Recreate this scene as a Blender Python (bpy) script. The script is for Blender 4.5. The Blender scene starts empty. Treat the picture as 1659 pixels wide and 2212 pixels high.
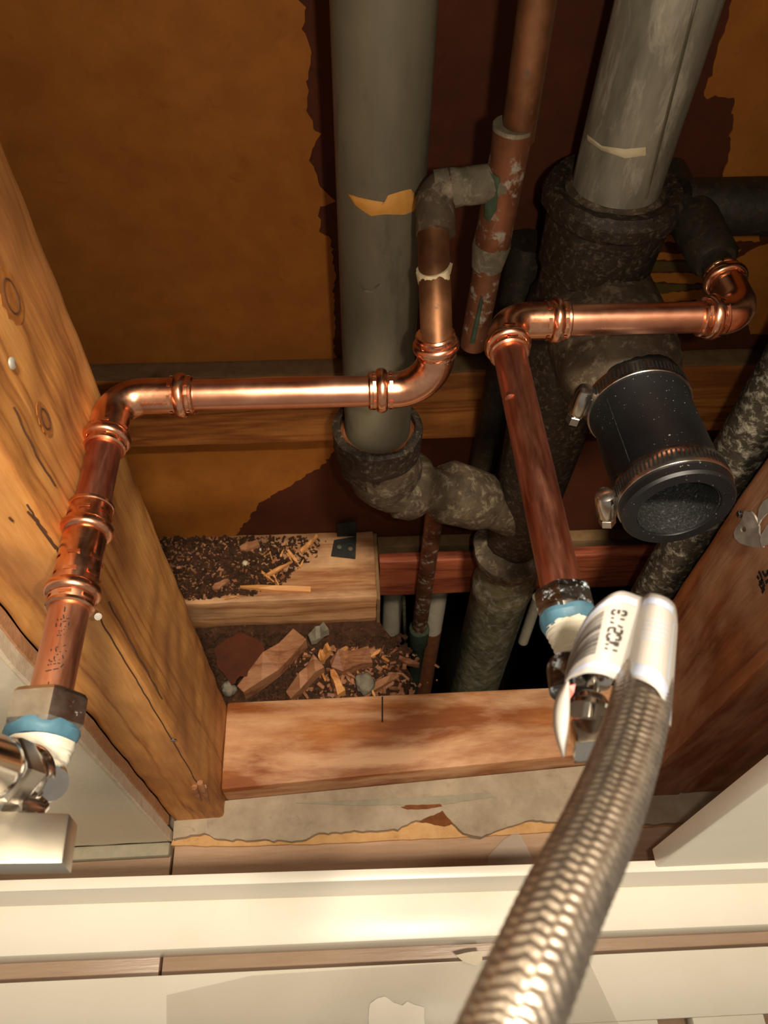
import bpy, bmesh, math, random
from mathutils import Vector, Matrix, noise
random.seed(11)
SC = bpy.context.scene
COL = SC.collection

# ---------------------------------------------------------------- camera
FPX, CX, CY = 1622.0, 829.5, 1106.0          # photo frame 1659 x 2212
UP = -Vector((795 - CX, 2290 - CY, FPX)).normalized()
YA = Vector((683 - CX, -1122 - CY, FPX)); YA = (YA - YA.dot(UP) * UP).normalized()
XA = YA.cross(UP)
CAM = Vector((0, 0, .75))
def ray(px, py):
    v = Vector((px - CX, py - CY, FPX)) / FPX
    return Vector((XA.dot(v), YA.dot(v), UP.dot(v)))
def PX(px, py, X): r = ray(px, py); return CAM + r * ((X - CAM.x) / r.x)
def PY(px, py, Y): r = ray(px, py); return CAM + r * ((Y - CAM.y) / r.y)
def PZ(px, py, Z): r = ray(px, py); return CAM + r * ((Z - CAM.z) / r.z)
def PD(px, py, d): return CAM + ray(px, py) * d
cam = bpy.data.cameras.new('camera'); camo = bpy.data.objects.new('camera', cam); COL.objects.link(camo)
right = Vector((XA.x, YA.x, UP.x)); upv = -Vector((XA.y, YA.y, UP.y)); back = -Vector((XA.z, YA.z, UP.z))
camo.matrix_world = Matrix(((right.x, upv.x, back.x, CAM.x), (right.y, upv.y, back.y, CAM.y), (right.z, upv.z, back.z, CAM.z), (0, 0, 0, 1)))
cam.sensor_fit = 'HORIZONTAL'; cam.sensor_width = 36; cam.lens = 36 * FPX / 1659
cam.clip_start = .01; cam.clip_end = 20
cam.dof.use_dof = True; cam.dof.focus_distance = .46; cam.dof.aperture_fstop = cam.lens / 1.3
SC.camera = camo

# ---------------------------------------------------------------- light
w = bpy.data.worlds.new('room'); SC.world = w; w.use_nodes = True
bg = w.node_tree.nodes['Background']; bg.inputs[0].default_value = (1.0, .89, .75, 1); bg.inputs[1].default_value = .24
def light(name, kind, loc, power, col, **kw):
    l = bpy.data.lights.new(name, kind); l.energy = power; l.color = col
    for k, v in kw.items(): setattr(l, k, v)
    o = bpy.data.objects.new(name, l); COL.objects.link(o); o.location = loc
    return o
fl = light('phone_flash', 'POINT', CAM + right * .030 + upv * .004 - back * .004, 2.5, (1, .88, .72), shadow_soft_size=.005)
cl = light('bathroom_ceiling_light', 'AREA', (.12, -.28, 1.55), 19.0, (1, .87, .68), shape='DISK', size=.13)
cl.rotation_euler = (Vector((.02, .22, .2)) - cl.location).to_track_quat('-Z', 'Y').to_euler()
SC.view_settings.view_transform = 'Standard'; SC.view_settings.look = 'None'
SC.view_settings.gamma = 1; SC.view_settings.use_curve_mapping = False
SC.view_settings.exposure = 0.2

# ---------------------------------------------------------------- helpers
def lin(h):
    h = h.lstrip('#'); c = [int(h[i:i+2], 16) / 255 for i in (0, 2, 4)]
    return tuple((x / 12.92 if x <= .04045 else ((x + .055) / 1.055) ** 2.4) for x in c) + (1,)
def setp(o, label=None, cat=None, group=None, kind=None):
    for k, v in (('label', label), ('category', cat), ('group', group), ('kind', kind)):
        if v: o[k] = v
    return o
ROOTS = {}
def thing(name, label, cat, loc, group=None):
    o = bpy.data.objects.new(name, None); COL.objects.link(o); o.location = loc; o.empty_display_size = .01
    ROOTS[o.name] = Matrix.Translation(Vector(loc)).inverted()
    return setp(o, label, cat, group)
def link(name, me, mat, parent=None):
    o = bpy.data.objects.new(name, me); COL.objects.link(o)
    if mat and not me.materials: me.materials.append(mat)
    if parent:
        o.parent = parent
        if parent.name in ROOTS: o.matrix_parent_inverse = ROOTS[parent.name]
    return o
def obj(name, V, F, mat, parent=None, smooth=True, ang=40):
    me = bpy.data.meshes.new(name); me.from_pydata([tuple(v) for v in V], [], F); me.validate()
    bm = bmesh.new(); bm.from_mesh(me); bmesh.ops.recalc_face_normals(bm, faces=bm.faces); bm.to_mesh(me); bm.free()
    if smooth:
        me.shade_smooth(); me.set_sharp_from_angle(angle=math.radians(ang))
    return link(name, me, mat, parent)
def frames(pts):
    T = []
    for i in range(len(pts)):
        a = pts[max(i - 1, 0)]; b = pts[min(i + 1, len(pts) - 1)]; T.append((b - a).normalized())
    n = T[0].orthogonal().normalized()
    out = []
    for t in T:
        n = (n - n.dot(t) * t).normalized(); out.append((t, n, t.cross(n)))
    return out
def tube_g(pts, rad, seg=28, cap=True, jit=0, jf=90, hollow=None):
    pts = [Vector(p) for p in pts]; fr = frames(pts); V = []; F = []
    for i, p in enumerate(pts):
        r = rad[i] if isinstance(rad, (list, tuple)) else rad
        t, n, b = fr[i]
        for k in range(seg):
            a = 2 * math.pi * k / seg; d = n * math.cos(a) + b * math.sin(a); q = p + d * r
            if jit: q += d * jit * noise.noise(q * jf) + d * jit * .5 * noise.noise(q * jf * 2.7)
            V.append(q)
    m = len(pts)
    for i in range(m - 1):
        for k in range(seg):
            k2 = (k + 1) % seg; F.append((i * seg + k, i * seg + k2, (i + 1) * seg + k2, (i + 1) * seg + k))
    if cap:
        F.append(tuple(range(seg))); F.append(tuple(range((m - 1) * seg, m * seg)))
    return V, F
def tube(name, pts, rad, mat, parent=None, **k):
    V, F = tube_g(pts, rad, **k); return obj(name, V, F, mat, parent)
def seg_pts(a, b, n): a = Vector(a); b = Vector(b); return [a.lerp(b, i / n) for i in range(n + 1)]
def lathe(name, o, ax, prof, mat, parent=None, seg=48, jit=0, jf=80, closed=False, ang=35):
    """prof: list of (distance along axis, radius)"""
    o = Vector(o); ax = Vector(ax).normalized(); n = ax.orthogonal().normalized(); b = ax.cross(n); V = []; F = []
    for t, r in prof:
        for k in range(seg):
            a = 2 * math.pi * k / seg; d = n * math.cos(a) + b * math.sin(a); q = o + ax * t + d * r
            if jit: q += d * jit * (noise.noise(q * jf) + .5 * noise.noise(q * jf * 2.6)) + ax * jit * .6 * noise.noise(q * jf + Vector((9, 9, 9)))
            V.append(q)
    m = len(prof)
    for i in range(m if closed else m - 1):
        j = (i + 1) % m
        for k in range(seg):
            k2 = (k + 1) % seg; F.append((i * seg + k, i * seg + k2, j * seg + k2, j * seg + k))
    if not closed:
        F.append(tuple(range(seg))); F.append(tuple(range((m - 1) * seg, m * seg)))
    return obj(name, V, F, mat, parent, ang=ang)
def fillet(pts, rad, n=10):
    """polyline with its inner corners rounded"""
    pts = [Vector(p) for p in pts]; out = [pts[0]]
    for i in range(1, len(pts) - 1):
        a = (pts[i-1] - pts[i]).normalized(); b = (pts[i+1] - pts[i]).normalized()
        th = a.angle(b); d = rad / math.tan(th / 2); d = min(d, (pts[i-1]-pts[i]).length * .95, (pts[i+1]-pts[i]).length * .95)
        r = d * math.tan(th / 2); c = pts[i] + (a + b).normalized() * (r / math.sin(th / 2))
        p0 = pts[i] + a * d - c; p1 = pts[i] + b * d - c; ang = p0.angle(p1); axn = p0.cross(p1).normalized()
        for k in range(n + 1): out.append(c + Matrix.Rotation(ang * k / n, 3, axn) @ p0)
    out.append(pts[-1]); return out
def slab(name, pts, vec, mat, parent=None, bev=0, smooth=False):
    pts = [Vector(p) for p in pts]; vec = Vector(vec); n = len(pts)
    me = bpy.data.meshes.new(name); bm = bmesh.new()
    a = [bm.verts.new(p) for p in pts]; b = [bm.verts.new(p + vec) for p in pts]
    bm.faces.new(a); bm.faces.new(b[::-1])
    for i in range(n): bm.faces.new((a[i], b[i], b[(i+1) % n], a[(i+1) % n]))
    bmesh.ops.recalc_face_normals(bm, faces=bm.faces)
    if bev: bmesh.ops.bevel(bm, geom=bm.edges[:], offset=bev, segments=2, affect='EDGES', profile=.5)
    bm.to_mesh(me); bm.free()
    if smooth or bev: me.shade_smooth(); me.set_sharp_from_angle(angle=math.radians(35))
    return link(name, me, mat, parent)
def box(name, lo, hi, mat, parent=None, bev=0, rot=None, jit=0, cuts=0, org=None):
    lo = Vector(lo); hi = Vector(hi); c = (lo + hi) / 2; s = hi - lo
    me = bpy.data.meshes.new(name); bm = bmesh.new(); bmesh.ops.create_cube(bm, size=1)
    for v in bm.verts: v.co = Vector((v.co.x * s.x, v.co.y * s.y, v.co.z * s.z))
    if bev: bmesh.ops.bevel(bm, geom=bm.edges[:], offset=bev, segments=2, affect='EDGES', profile=.5)
    if cuts:
        for it in range(cuts):
            L = max(e.calc_length() for e in bm.edges)
            bmesh.ops.subdivide_edges(bm, edges=[e for e in bm.edges if e.calc_length() > L * .55], cuts=1, use_grid_fill=True)
        bmesh.ops.triangulate(bm, faces=[f for f in bm.faces if len(f.verts) > 4])
    for v in bm.verts:
        p = v.co.copy()
        if rot: p = rot @ p
        p += c
        if jit: p += Vector((noise.noise(p * 40), noise.noise(p * 40 + Vector((5, 0, 0))), .3 * noise.noise(p * 40 + Vector((0, 7, 0))))) * jit
        v.co = p
    bm.to_mesh(me); bm.free()
    me.shade_smooth(); me.set_sharp_from_angle(angle=math.radians(30))
    return link(name, me, mat, parent)
def ragged(pts, amp, step, seed=0):
    out = []; pts = [Vector(p) for p in pts]
    for i in range(len(pts) - 1):
        a, b = pts[i], pts[i+1]; n = max(1, int((b - a).length / step))
        for k in range(n):
            p = a.lerp(b, k / n); q = p * 260 + Vector((seed, 0, 0))
            out.append(p + Vector((noise.noise(q), 0, noise.noise(q + Vector((31, 5, 7))))) * amp)
    out.append(pts[-1]); return out

# ---------------------------------------------------------------- materials
class NT:
    def __init__(s, name):
        s.m = bpy.data.materials.new(name); s.m.use_nodes = True; s.t = s.m.node_tree; s.N = s.t.nodes
        s.b = s.N['Principled BSDF']; s.co = s.N.new('ShaderNodeTexCoord')
    def nd(s, t, **k):
        n = s.N.new(t)
        for a, v in k.items():
            if isinstance(a, str) and a.startswith('i_'): n.inputs[a[2:].replace('_', ' ')].default_value = v
            else: setattr(n, a, v)
        return n
    def L(s, a, b): s.t.links.new(a, b)
    def map(s, scale=(1, 1, 1), rot=(0, 0, 0), loc=(0, 0, 0), src='Object'):
        n = s.nd('ShaderNodeMapping'); n.inputs['Scale'].default_value = scale; n.inputs['Rotation'].default_value = rot; n.inputs['Location'].default_value = loc
        s.L(s.co.outputs[src], n.inputs['Vector']); return n.outputs[0]
    def noi(s, vec, scale, detail=6, rough=.6, dist=0):
        n = s.nd('ShaderNodeTexNoise'); n.inputs['Scale'].default_value = scale; n.inputs['Detail'].default_value = detail
        n.inputs['Roughness'].default_value = rough; n.inputs['Distortion'].default_value = dist; s.L(vec, n.inputs['Vector']); return n.outputs['Fac']
    def ramp(s, fac, stops):
        n = s.nd('ShaderNodeValToRGB'); e = n.color_ramp.elements
        while len(e) < len(stops): e.new(.5)
        for el, (p, c) in zip(e, stops): el.position = p; el.color = c if isinstance(c, tuple) else lin(c)
        s.L(fac, n.inputs['Fac']); return n.outputs['Color']
    def mix(s, fac, a, b, mode='MIX'):
        n = s.nd('ShaderNodeMix', data_type='RGBA', blend_type=mode)
        for sock, v in ((n.inputs[0], fac), (n.inputs[6], a), (n.inputs[7], b)):
            if isinstance(v, bpy.types.NodeSocket): s.L(v, sock)
            else: sock.default_value = v if not isinstance(v, str) else lin(v)
        return n.outputs[2]
    def bump(s, h, st, dist=.001):
        n = s.nd('ShaderNodeBump'); n.inputs['Strength'].default_value = st; n.inputs['Distance'].default_value = dist
        s.L(h, n.inputs['Height']); s.L(n.outputs[0], s.b.inputs['Normal'])
    def fin(s, col=None, rough=.6, metal=0, **k):
        if isinstance(col, bpy.types.NodeSocket): s.L(col, s.b.inputs['Base Color'])
        elif col is not None: s.b.inputs['Base Color'].default_value = lin(col) if isinstance(col, str) else col
        if isinstance(rough, bpy.types.NodeSocket): s.L(rough, s.b.inputs['Roughness'])
        else: s.b.inputs['Roughness'].default_value = rough
        if isinstance(metal, bpy.types.NodeSocket): s.L(metal, s.b.inputs['Metallic'])
        else: s.b.inputs['Metallic'].default_value = metal
        for a, v in k.items(): s.b.inputs[a.replace('_', ' ')].default_value = v
        return s.m
G = lambda v: (v, v, v, 1)
def mat_wood(name, dark, mid, light_, axis, scale=1.0, stain=None, stain_amt=.5, seed=0, rough=.62, pale=None, rings=26):
    s = NT(name); sc = {'x': (1.2, 14, 14), 'y': (14, 1.2, 14), 'z': (14, 14, 1.2)}[axis]
    sc = tuple(v * scale for v in sc); m = s.map(sc, loc=(seed, seed * .7, 0))
    warp = s.noi(m, .9, 4, .55, .6)
    wv = s.nd('ShaderNodeMath', operation='MULTIPLY'); s.L(warp, wv.inputs[0]); wv.inputs[1].default_value = rings
    sn = s.nd('ShaderNodeMath', operation='SINE'); s.L(wv.outputs[0], sn.inputs[0])
    fine = s.noi(s.map(tuple(v * 26 for v in sc), loc=(seed, 0, seed)), 1.0, 6, .65)
    mid_ = s.noi(s.map(tuple(v * 6 for v in sc), loc=(0, seed, 0)), 1.0, 5, .6)
    sh = s.nd('ShaderNodeMath', operation='ABSOLUTE'); s.L(sn.outputs[0], sh.inputs[0])
    a1 = s.nd('ShaderNodeMath', operation='MULTIPLY_ADD'); s.L(sh.outputs[0], a1.inputs[0]); a1.inputs[1].default_value = .34; a1.inputs[2].default_value = -.44
    a2 = s.nd('ShaderNodeMath', operation='MULTIPLY_ADD'); s.L(fine, a2.inputs[0]); a2.inputs[1].default_value = .75; s.L(a1.outputs[0], a2.inputs[2])
    ad = s.nd('ShaderNodeMath', operation='MULTIPLY_ADD'); s.L(mid_, ad.inputs[0]); ad.inputs[1].default_value = .6; s.L(a2.outputs[0], ad.inputs[2])
    c = s.ramp(ad.outputs[0], [(.18, dark), (.46, mid), (.8, light_)])
    if stain:
        c = s.mix(s.ramp(s.noi(s.map({'x': (5, 13, 13), 'z': (13, 13, 5), 'y': (13, 5, 13)}[axis], loc=(seed * 3, 2, 1)), 1.2, 7, .62, .2), [(.5 - stain_amt * .2, G(0)), (.62, G(.85))]), c, stain)
    if pale:
        c = s.mix(s.ramp(s.noi(s.map({'x': (6, 22, 20), 'z': (22, 22, 5), 'y': (22, 6, 22)}[axis], loc=(4, seed, 3)), 1.0, 9, .62, .25), [(.45, G(0)), (.6, G(.75))]), c, pale)
    s.bump(ad.outputs[0], .35, .0012)
    return s.fin(c, rough)
def mat_metal(name, c1, c2, rough=.25, r2=None, scale=60, metal=1, spots=None, spot_at=.62, stretch=(1, 1, 1), bump=.08):
    s = NT(name); m = s.map(stretch); n = s.noi(m, scale, 6, .6); c = s.ramp(n, [(.35, c1), (.68, c2)])
    if spots:
        n2 = s.noi(s.map(), scale * 2.2, 8, .7); f = s.ramp(n2, [(spot_at, G(0)), (spot_at + .08, G(1))])
        c = s.mix(f, c, spots); iv = s.nd('ShaderNodeInvert'); s.L(f, iv.inputs['Color'])
        mm = s.nd('ShaderNodeMath', operation='MULTIPLY'); s.L(iv.outputs[0], mm.inputs[0]); mm.inputs[1].default_value = metal; metal = mm.outputs[0]
    rr = s.ramp(n, [(.3, G(rough)), (.7, G(r2 if r2 else rough))])
    if bump: s.bump(n, bump, .0006)
    return s.fin(c, rr, metal)
def mat_rough(name, c1, c2, scale=60, rough=.8, spots=None, spot_at=.6, spec=.3, bump=.5, c3=None, stretch=(1, 1, 1), dist=.0012):
    s = NT(name); m = s.map(stretch); n = s.noi(m, scale, 8, .65)
    c = s.ramp(n, [(.32, c1), (.66, c2)] + ([(.8, c3)] if c3 else []))
    if spots:
        n2 = s.noi(s.map(stretch, loc=(3, 1, 2)), scale * 1.7, 9, .72, .4); c = s.mix(s.ramp(n2, [(spot_at - .04, G(0)), (spot_at + .16, G(.95))]), c, spots)
    s.bump(n, bump, dist)
    return s.fin(c, rough, 0, Specular_IOR_Level=spec)
def mat_plain(name, c, rough=.5, metal=0, **k): return NT(name).fin(c, rough, metal, **k)

M = {}
M['paper'] = mat_rough('kraft_paper', '#98581c', '#aa6824', 34, .75, spots='#864c18', spot_at=.62, bump=.15, dist=.0005)
M['paper_dark'] = mat_rough('kraft_paper_inner_ply', '#47200d', '#57280f', 30, .8, spots='#3c1a0c', spot_at=.6, bump=.2, dist=.0005)
M['paper_olive'] = mat_rough('kraft_paper_glue_streak', '#4f3c17', '#5d481d', 40, .85, bump=.2, dist=.0005)
M['stud'] = mat_wood('old_fir_stud', '#8f5726', '#bd7f3f', '#d39b58', 'z', 1.0, stain='#a0683a', stain_amt=.2, seed=2)
M['stud_r'] = mat_wood('old_fir_stud_red', '#6e3718', '#96552a', '#ab6a38', 'z', 1.0, stain='#6d3517', stain_amt=.6, seed=7, pale='#b98a68')
M['plate'] = mat_wood('fir_plate', '#8a4a1e', '#a8652f', '#be7c45', 'x', .8, stain='#7c3f17', stain_amt=.7, seed=4, pale='#d9aa80', rings=14)
M['plate_rear'] = mat_wood('fir_plate_rear', '#9a6238', '#c39162', '#d8aa80', 'x', 1.0, stain='#6b422a', stain_amt=.4, seed=9)
M['block'] = mat_wood('fir_blocking', '#85481a', '#b06d30', '#c5823f', 'x', .9, seed=12, rings=34, stain='#8a4c1e', stain_amt=.3)
M['dust'] = mat_rough('grey_dust', '#6e5537', '#836645', 90, .95, bump=.5)
M['joist'] = mat_wood('red_joist', '#6d301c', '#94492b', '#a85c38', 'x', 1.2, seed=15)
M['chip'] = mat_wood('fresh_splinter', '#b06f38', '#d08e50', '#e0a566', 'x', 2.0, seed=3, rings=9)
M['chip_old'] = mat_wood('old_splinter', '#7a4a30', '#9d6a48', '#b07f5c', 'x', 1.6, seed=5, rings=12)
M['dirt'] = mat_rough('sawdust_dirt', '#2c1a0f', '#4d301d', 120, .95, spots='#7d563a', spot_at=.6, bump=.9, dist=.003)  # brown dirt, darkened to carry the shadow in gaps among the debris
M['soil'] = mat_rough('shaded_soil', '#0d0906', '#1a120c', 60, .95)  # near-black colour stands in for the shade down in the hole
M['gyp'] = mat_rough('gypsum_core', '#c9b9a2', '#dccdb8', 130, .9, spots='#b79a80', spot_at=.66, bump=.5)
M['brownply'] = mat_rough('drywall_back_paper', '#a97a54', '#bd8f68', 150, .9, spots='#d8b596', spot_at=.6, bump=.6)
M['paint'] = mat_rough('wall_paint', '#cfc3ac', '#d6cab4', 240, .55, bump=.12, dist=.0006)
M['caulk'] = mat_rough('grey_caulk', '#8e8672', '#9c947f', 90, .7, bump=.3)
M['tile'] = mat_wood('wood_look_tile', '#a98a70', '#b99b82', '#c6aa92', 'x', .7, seed=21, rough=.3, rings=8)
M['grout'] = mat_rough('grout', '#6d5c4b', '#7d6b58', 150, .9)
M['mortar'] = mat_rough('old_mortar', '#978671', '#b0a08a', 38, .9, spots='#877764', spot_at=.6, bump=.5)
M['mortar_wood'] = mat_rough('torn_board_paper', '#b98b58', '#cfa572', 60, .9, spots='#9c6c3e', spot_at=.62, bump=.4)
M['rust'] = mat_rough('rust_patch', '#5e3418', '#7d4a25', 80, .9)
M['vanity'] = mat_rough('white_laminate', '#e6dfd0', '#ebe5d8', 14, .32, spec=.5, bump=.02)
M['copper'] = mat_metal('bright_copper', '#dc9474', '#e9aa8a', .25, .36, 45, bump=.03)
M['copper_fit'] = mat_metal('pressed_copper_fitting', '#e09a76', '#efb692', .19, .3, 120, bump=.06)
M['copper_red'] = mat_metal('handled_copper', '#a8644c', '#c4826a', .33, .46, 40, stretch=(6, 1, 6), bump=.05)
M['copper_mid'] = mat_metal('handled_copper_orange', '#c07a5a', '#d99a78', .36, .48, 40, stretch=(6, 1, 6), bump=.05)
M['copper_old'] = mat_metal('old_copper', '#6f4a30', '#8f6242', .42, .55, 60, spots='#54402e', spot_at=.6, bump=.1, metal=.8)
M['copper_tarn'] = mat_metal('tarnished_copper', '#774b33', '#946347', .45, .6, 50, spots='#8b8474', spot_at=.53, bump=.2, metal=.75)
M['solder'] = mat_rough('white_green_corrosion', '#6f6450', '#4d4838', 90, .8, spots='#8f8670', spot_at=.56, bump=.5)
M['verd'] = mat_rough('verdigris', '#2b3527', '#3f4c38', 120, .85, bump=.4)
M['galv'] = mat_rough('grey_galvanized', '#575140', '#6f6753', 22, .5, spots='#3f3d33', spot_at=.6, spec=.5, bump=.1, stretch=(1, 1, .35))
M['galv_w'] = mat_rough('weathered_galvanized', '#5d5848', '#8d8674', 46, .62, spots='#b3ab97', spot_at=.55, spec=.45, bump=.35, stretch=(1, 1, .25))
M['putty'] = mat_rough('orange_putty', '#b98036', '#cc9448', 70, .7, bump=.4)
M['putty_w'] = mat_rough('pale_putty', '#b8a884', '#c9bb9a', 90, .75, bump=.5)
M['iron'] = mat_rough('cast_iron', '#1d150e', '#33261a', 130, .6, spots='#75664f', spot_at=.56, spec=.45, bump=.9)
M['iron_d'] = mat_rough('dusty_cast_iron', '#33291e', '#544532', 70, .7, spots='#8a7a64', spot_at=.55, spec=.4, bump=.45)
M['iron_m'] = mat_rough('mottled_lead_pipe', '#453f2c', '#7a7050', 60, .7, spots='#9c968a', spot_at=.53, spec=.4, bump=.7)
M['iron_b'] = mat_rough('black_pipe', '#1b160f', '#2e271c', 120, .55, spots='#4d4434', spot_at=.58, spec=.45, bump=.4)
M['iron_p'] = mat_rough('scaly_pipe', '#26211a', '#423b2e', 90, .6, spots='#b5ab95', spot_at=.54, spec=.45, bump=.6)
M['rubber'] = mat_rough('black_rubber', '#0b0b0c', '#141415', 60, .42, spots='#2b2a28', spot_at=.72, spec=.5, bump=.1)
def mat_speck():
    s = NT('speckled_rubber'); n = s.noi(s.map(), 620, 2, .5); f = s.ramp(n, [(.70, G(0)), (.74, G(1))])
    m2 = s.noi(s.map(), 26, 4, .6); g = s.mix(s.ramp(m2, [(.42, G(0)), (.6, G(1))]), G(0), f)
    c = s.mix(g, s.ramp(m2, [(.3, '#0d0d0e'), (.7, '#171718')]), '#8d8880'); return s.fin(c, .43, 0, Specular_IOR_Level=.5)
M['rubber'] = mat_speck()
M['rubber_in'] = mat_rough('dusty_rubber', '#171717', '#2a2a29', 420, .5, spots='#8a857d', spot_at=.6, spec=.5, bump=.6)
M['steel'] = mat_metal('stainless_band', '#b9b2aa', '#d0c9c0', .2, .3, 80, bump=.03)
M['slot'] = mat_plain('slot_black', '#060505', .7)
M['chrome'] = mat_metal('chrome', '#d6d0c8', '#e8e3da', .14, .22, 70, bump=.02)
M['chrome_d'] = mat_metal('chrome_dull', '#a9a298', '#c6beb4', .24, .4, 120, spots='#b9b6ae', spot_at=.64, bump=.15)
M['chrome_satin'] = mat_metal('chrome_satin', '#d5cec1', '#e2dbcd', .34, .42, 40, metal=1, bump=.03)
M['chrome_stain'] = mat_metal('chrome_smeared', '#55514e', '#8b8782', .25, .4, 90, spots='#a9b8c2', spot_at=.54, stretch=(1, 2.5, 1), bump=.15)
M['blue'] = mat_rough('blue_thread_sealant', '#3f6576', '#50778a', 90, .5, bump=.3)
M['tape'] = mat_rough('white_thread_tape', '#d9d2bd', '#e8e2d0', 160, .7, bump=.6, stretch=(1, 4, 1))
M['white_plas'] = mat_rough('cream_pipe', '#b3a691', '#c6baa5', 60, .6)
M['ink'] = mat_plain('black_ink', '#1a110c', .7)
M['strap'] = mat_metal('zinc_strap', '#b5b1a6', '#d4d0c4', .35, .5, 90, metal=.45, bump=.2)
M['stone'] = mat_rough('grey_stone', '#6d6556', '#8a8170', 110, .9)
M['tarblack'] = mat_rough('tar_black', '#1c1c1b', '#2b2a28', 100, .8)
M['red'] = mat_plain('red_plastic', '#c0412c', .4)
M['black'] = mat_plain('plain_black', '#0d0c0b', .5)
M['label_print'] = mat_plain('grey_print', '#37312d', .6)
M['label_blue'] = mat_plain('pale_blue_print', '#aab3c8', .55)
def mat_hose():
    s = NT('braided_steel'); n = s.noi(s.map(), 300, 3, .5)
    return s.fin(s.ramp(n, [(.3, '#8c8177'), (.7, '#aea294')]), .42, 1)
M['hose'] = mat_hose()
def mat_label():
    s = NT('clear_coated_label'); s.fin('#c9c5c0', .35, 0, Specular_IOR_Level=.5)
    tr = s.nd('ShaderNodeBsdfTranslucent'); tr.inputs[0].default_value = lin('#efe6da')
    mx = s.nd('ShaderNodeMixShader'); mx.inputs[0].default_value = .35
    s.L(s.b.outputs[0], mx.inputs[1]); s.L(tr.outputs[0], mx.inputs[2]); s.L(mx.outputs[0], s.N['Material Output'].inputs['Surface']); return s.m
M['label'] = mat_label()
def mat_film():
    s = NT('clear_plastic_film'); s.fin('#d8d0c4', .18, 0, Specular_IOR_Level=.6)
    n = s.noi(s.map(), 120, 5, .6); s.bump(n, .25, .0008)
    tr = s.nd('ShaderNodeBsdfTransparent'); mx = s.nd('ShaderNodeMixShader'); mx.inputs[0].default_value = .78
    s.L(s.b.outputs[0], mx.inputs[1]); s.L(tr.outputs[0], mx.inputs[2]); s.L(mx.outputs[0], s.N['Material Output'].inputs['Surface']); return s.m
M['film'] = mat_film()

# ================================================================= the setting
def struct(o, label=None): return setp(o, label, None, None, 'structure')
YB = .490                                             # face of the paper at the back of the cavity
wb = struct(box('wall_back', (-.62, YB, -.05), (.62, YB + .013, 1.4), M['paper_dark']), 'dark brown inner paper of the far wall behind the pipes')
def onb(pts, dy=0): return [PY(x, y, YB - dy) for x, y in pts]
edge = ragged([Vector((PY(640, -90, YB).x - .01, YB, 1.3))] + onb([(640, -90), (650, 0), (657, 60), (672, 120), (661, 180), (664, 250), (690, 292), (670, 335), (690, 400), (722, 428),
                   (690, 455), (694, 500), (718, 520), (722, 640), (724, 770), (722, 968), (698, 1003), (640, 1040), (560, 1085), (530, 1130), (490, 1170)]), .0035, .0035)
a0 = PY(490, 1170, YB)
slab('paper_layer', edge + [Vector((-.6, YB, a0.z)), Vector((-.6, YB, edge[0].z))], (0, -.0009, 0), M['paper'], wb)
slab('paper_layer', ragged([Vector((PY(1600, -80, YB).x + .02, YB, 1.3))] + onb([(1600, -80), (1570, 40), (1552, 110), (1530, 170), (1520, 205), (1585, 208), (1580, 270), (1575, 340), (1560, 380), (1500, 420), (1590, 440), (1720, 500)]), .003, .003, 5)
     + onb([(1800, 500)]) + [Vector((.6, YB, PY(1800, 500, YB).z)), Vector((.6, YB, 1.3))], (0, -.0009, 0), M['paper'], wb)
for i, pp in enumerate(([(1390, 505), (1600, 500), (1640, 490), (1640, 520), (1395, 522)], [(1380, 545), (1510, 545), (1600, 540), (1560, 558), (1378, 562)],
                        [(1372, 590), (1545, 588), (1545, 612), (1370, 606)], [(1360, 640), (1440, 632), (1560, 620), (1560, 640), (1440, 652), (1358, 660)],
                        [(1590, 560), (1640, 530), (1760, 520), (1760, 720), (1620, 720), (1600, 640)])):
    slab('paper_scrap', ragged(onb(pp + [pp[0]]), .0016, .003, i)[:-1], (0, -.0008, 0), M['paper'], wb)
for i, pp in enumerate(([(1400, 470), (1600, 430), (1760, 400), (1760, 370), (1560, 400), (1420, 440)], [(1370, 566), (1560, 562), (1545, 586), (1368, 586)], [(1362, 612), (1550, 616), (1440, 632), (1360, 636)])):
    slab('glue_streak', ragged(onb(pp + [pp[0]]), .0014, .003, i + 9)[:-1], (0, -.0005, 0), M['paper_olive'], wb)

# drywall of the near face, left of the opening, above it and right of it
XD, YF = -.175, .172
wl = struct(box('wall_left', (-.62, YF + .0015, .004), (XD, .182, 1.4), M['gyp'], jit=.0008, cuts=7), 'white painted drywall left of the opening, with its cut edge')
box('paint_face', (-.62, YF, .012), (XD - .0022, YF + .0016, 1.4), M['paint'], wl)
box('back_paper', (-.62, .182, .03), (XD + .0015, .190, 1.4), M['brownply'], wl, jit=.001, cuts=7)
wr = struct(box('wall_right', (.405, YF + .0015, .004), (.62, .190, 1.4), M['gyp']), 'drywall right of the opening')
box('paint_face', (.407, YF, .012), (.62, YF + .0016, 1.4), M['paint'], wr)
wf = struct(box('wall_front', (XD, YF + .0015, .74), (.405, .190, 1.4), M['gyp']), 'unseen drywall added above the opening to shade the cavity')  # out of view, added to shade the upper cavity from the ceiling light
box('paint_face', (XD, YF, .742), (.405, YF + .0016, 1.4), M['paint'], wf)
struct(box('cavity_cap', (-.63, YF, 1.4), (.63, .51, 1.42), M['block']), 'unseen cap added over the wall cavity to keep ambient light out')  # unseen cap and ends, added to stop ambient light leaking in
struct(box('wall_end_left', (-.64, YF, -.05), (-.62, .51, 1.4), M['paper_dark']), 'unseen far left end added to close the cavity to ambient light')
struct(box('wall_end_right', (.62, YF, -.05), (.64, .51, 1.4), M['paper_dark']), 'unseen far right end added to close the cavity to ambient light')
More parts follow.
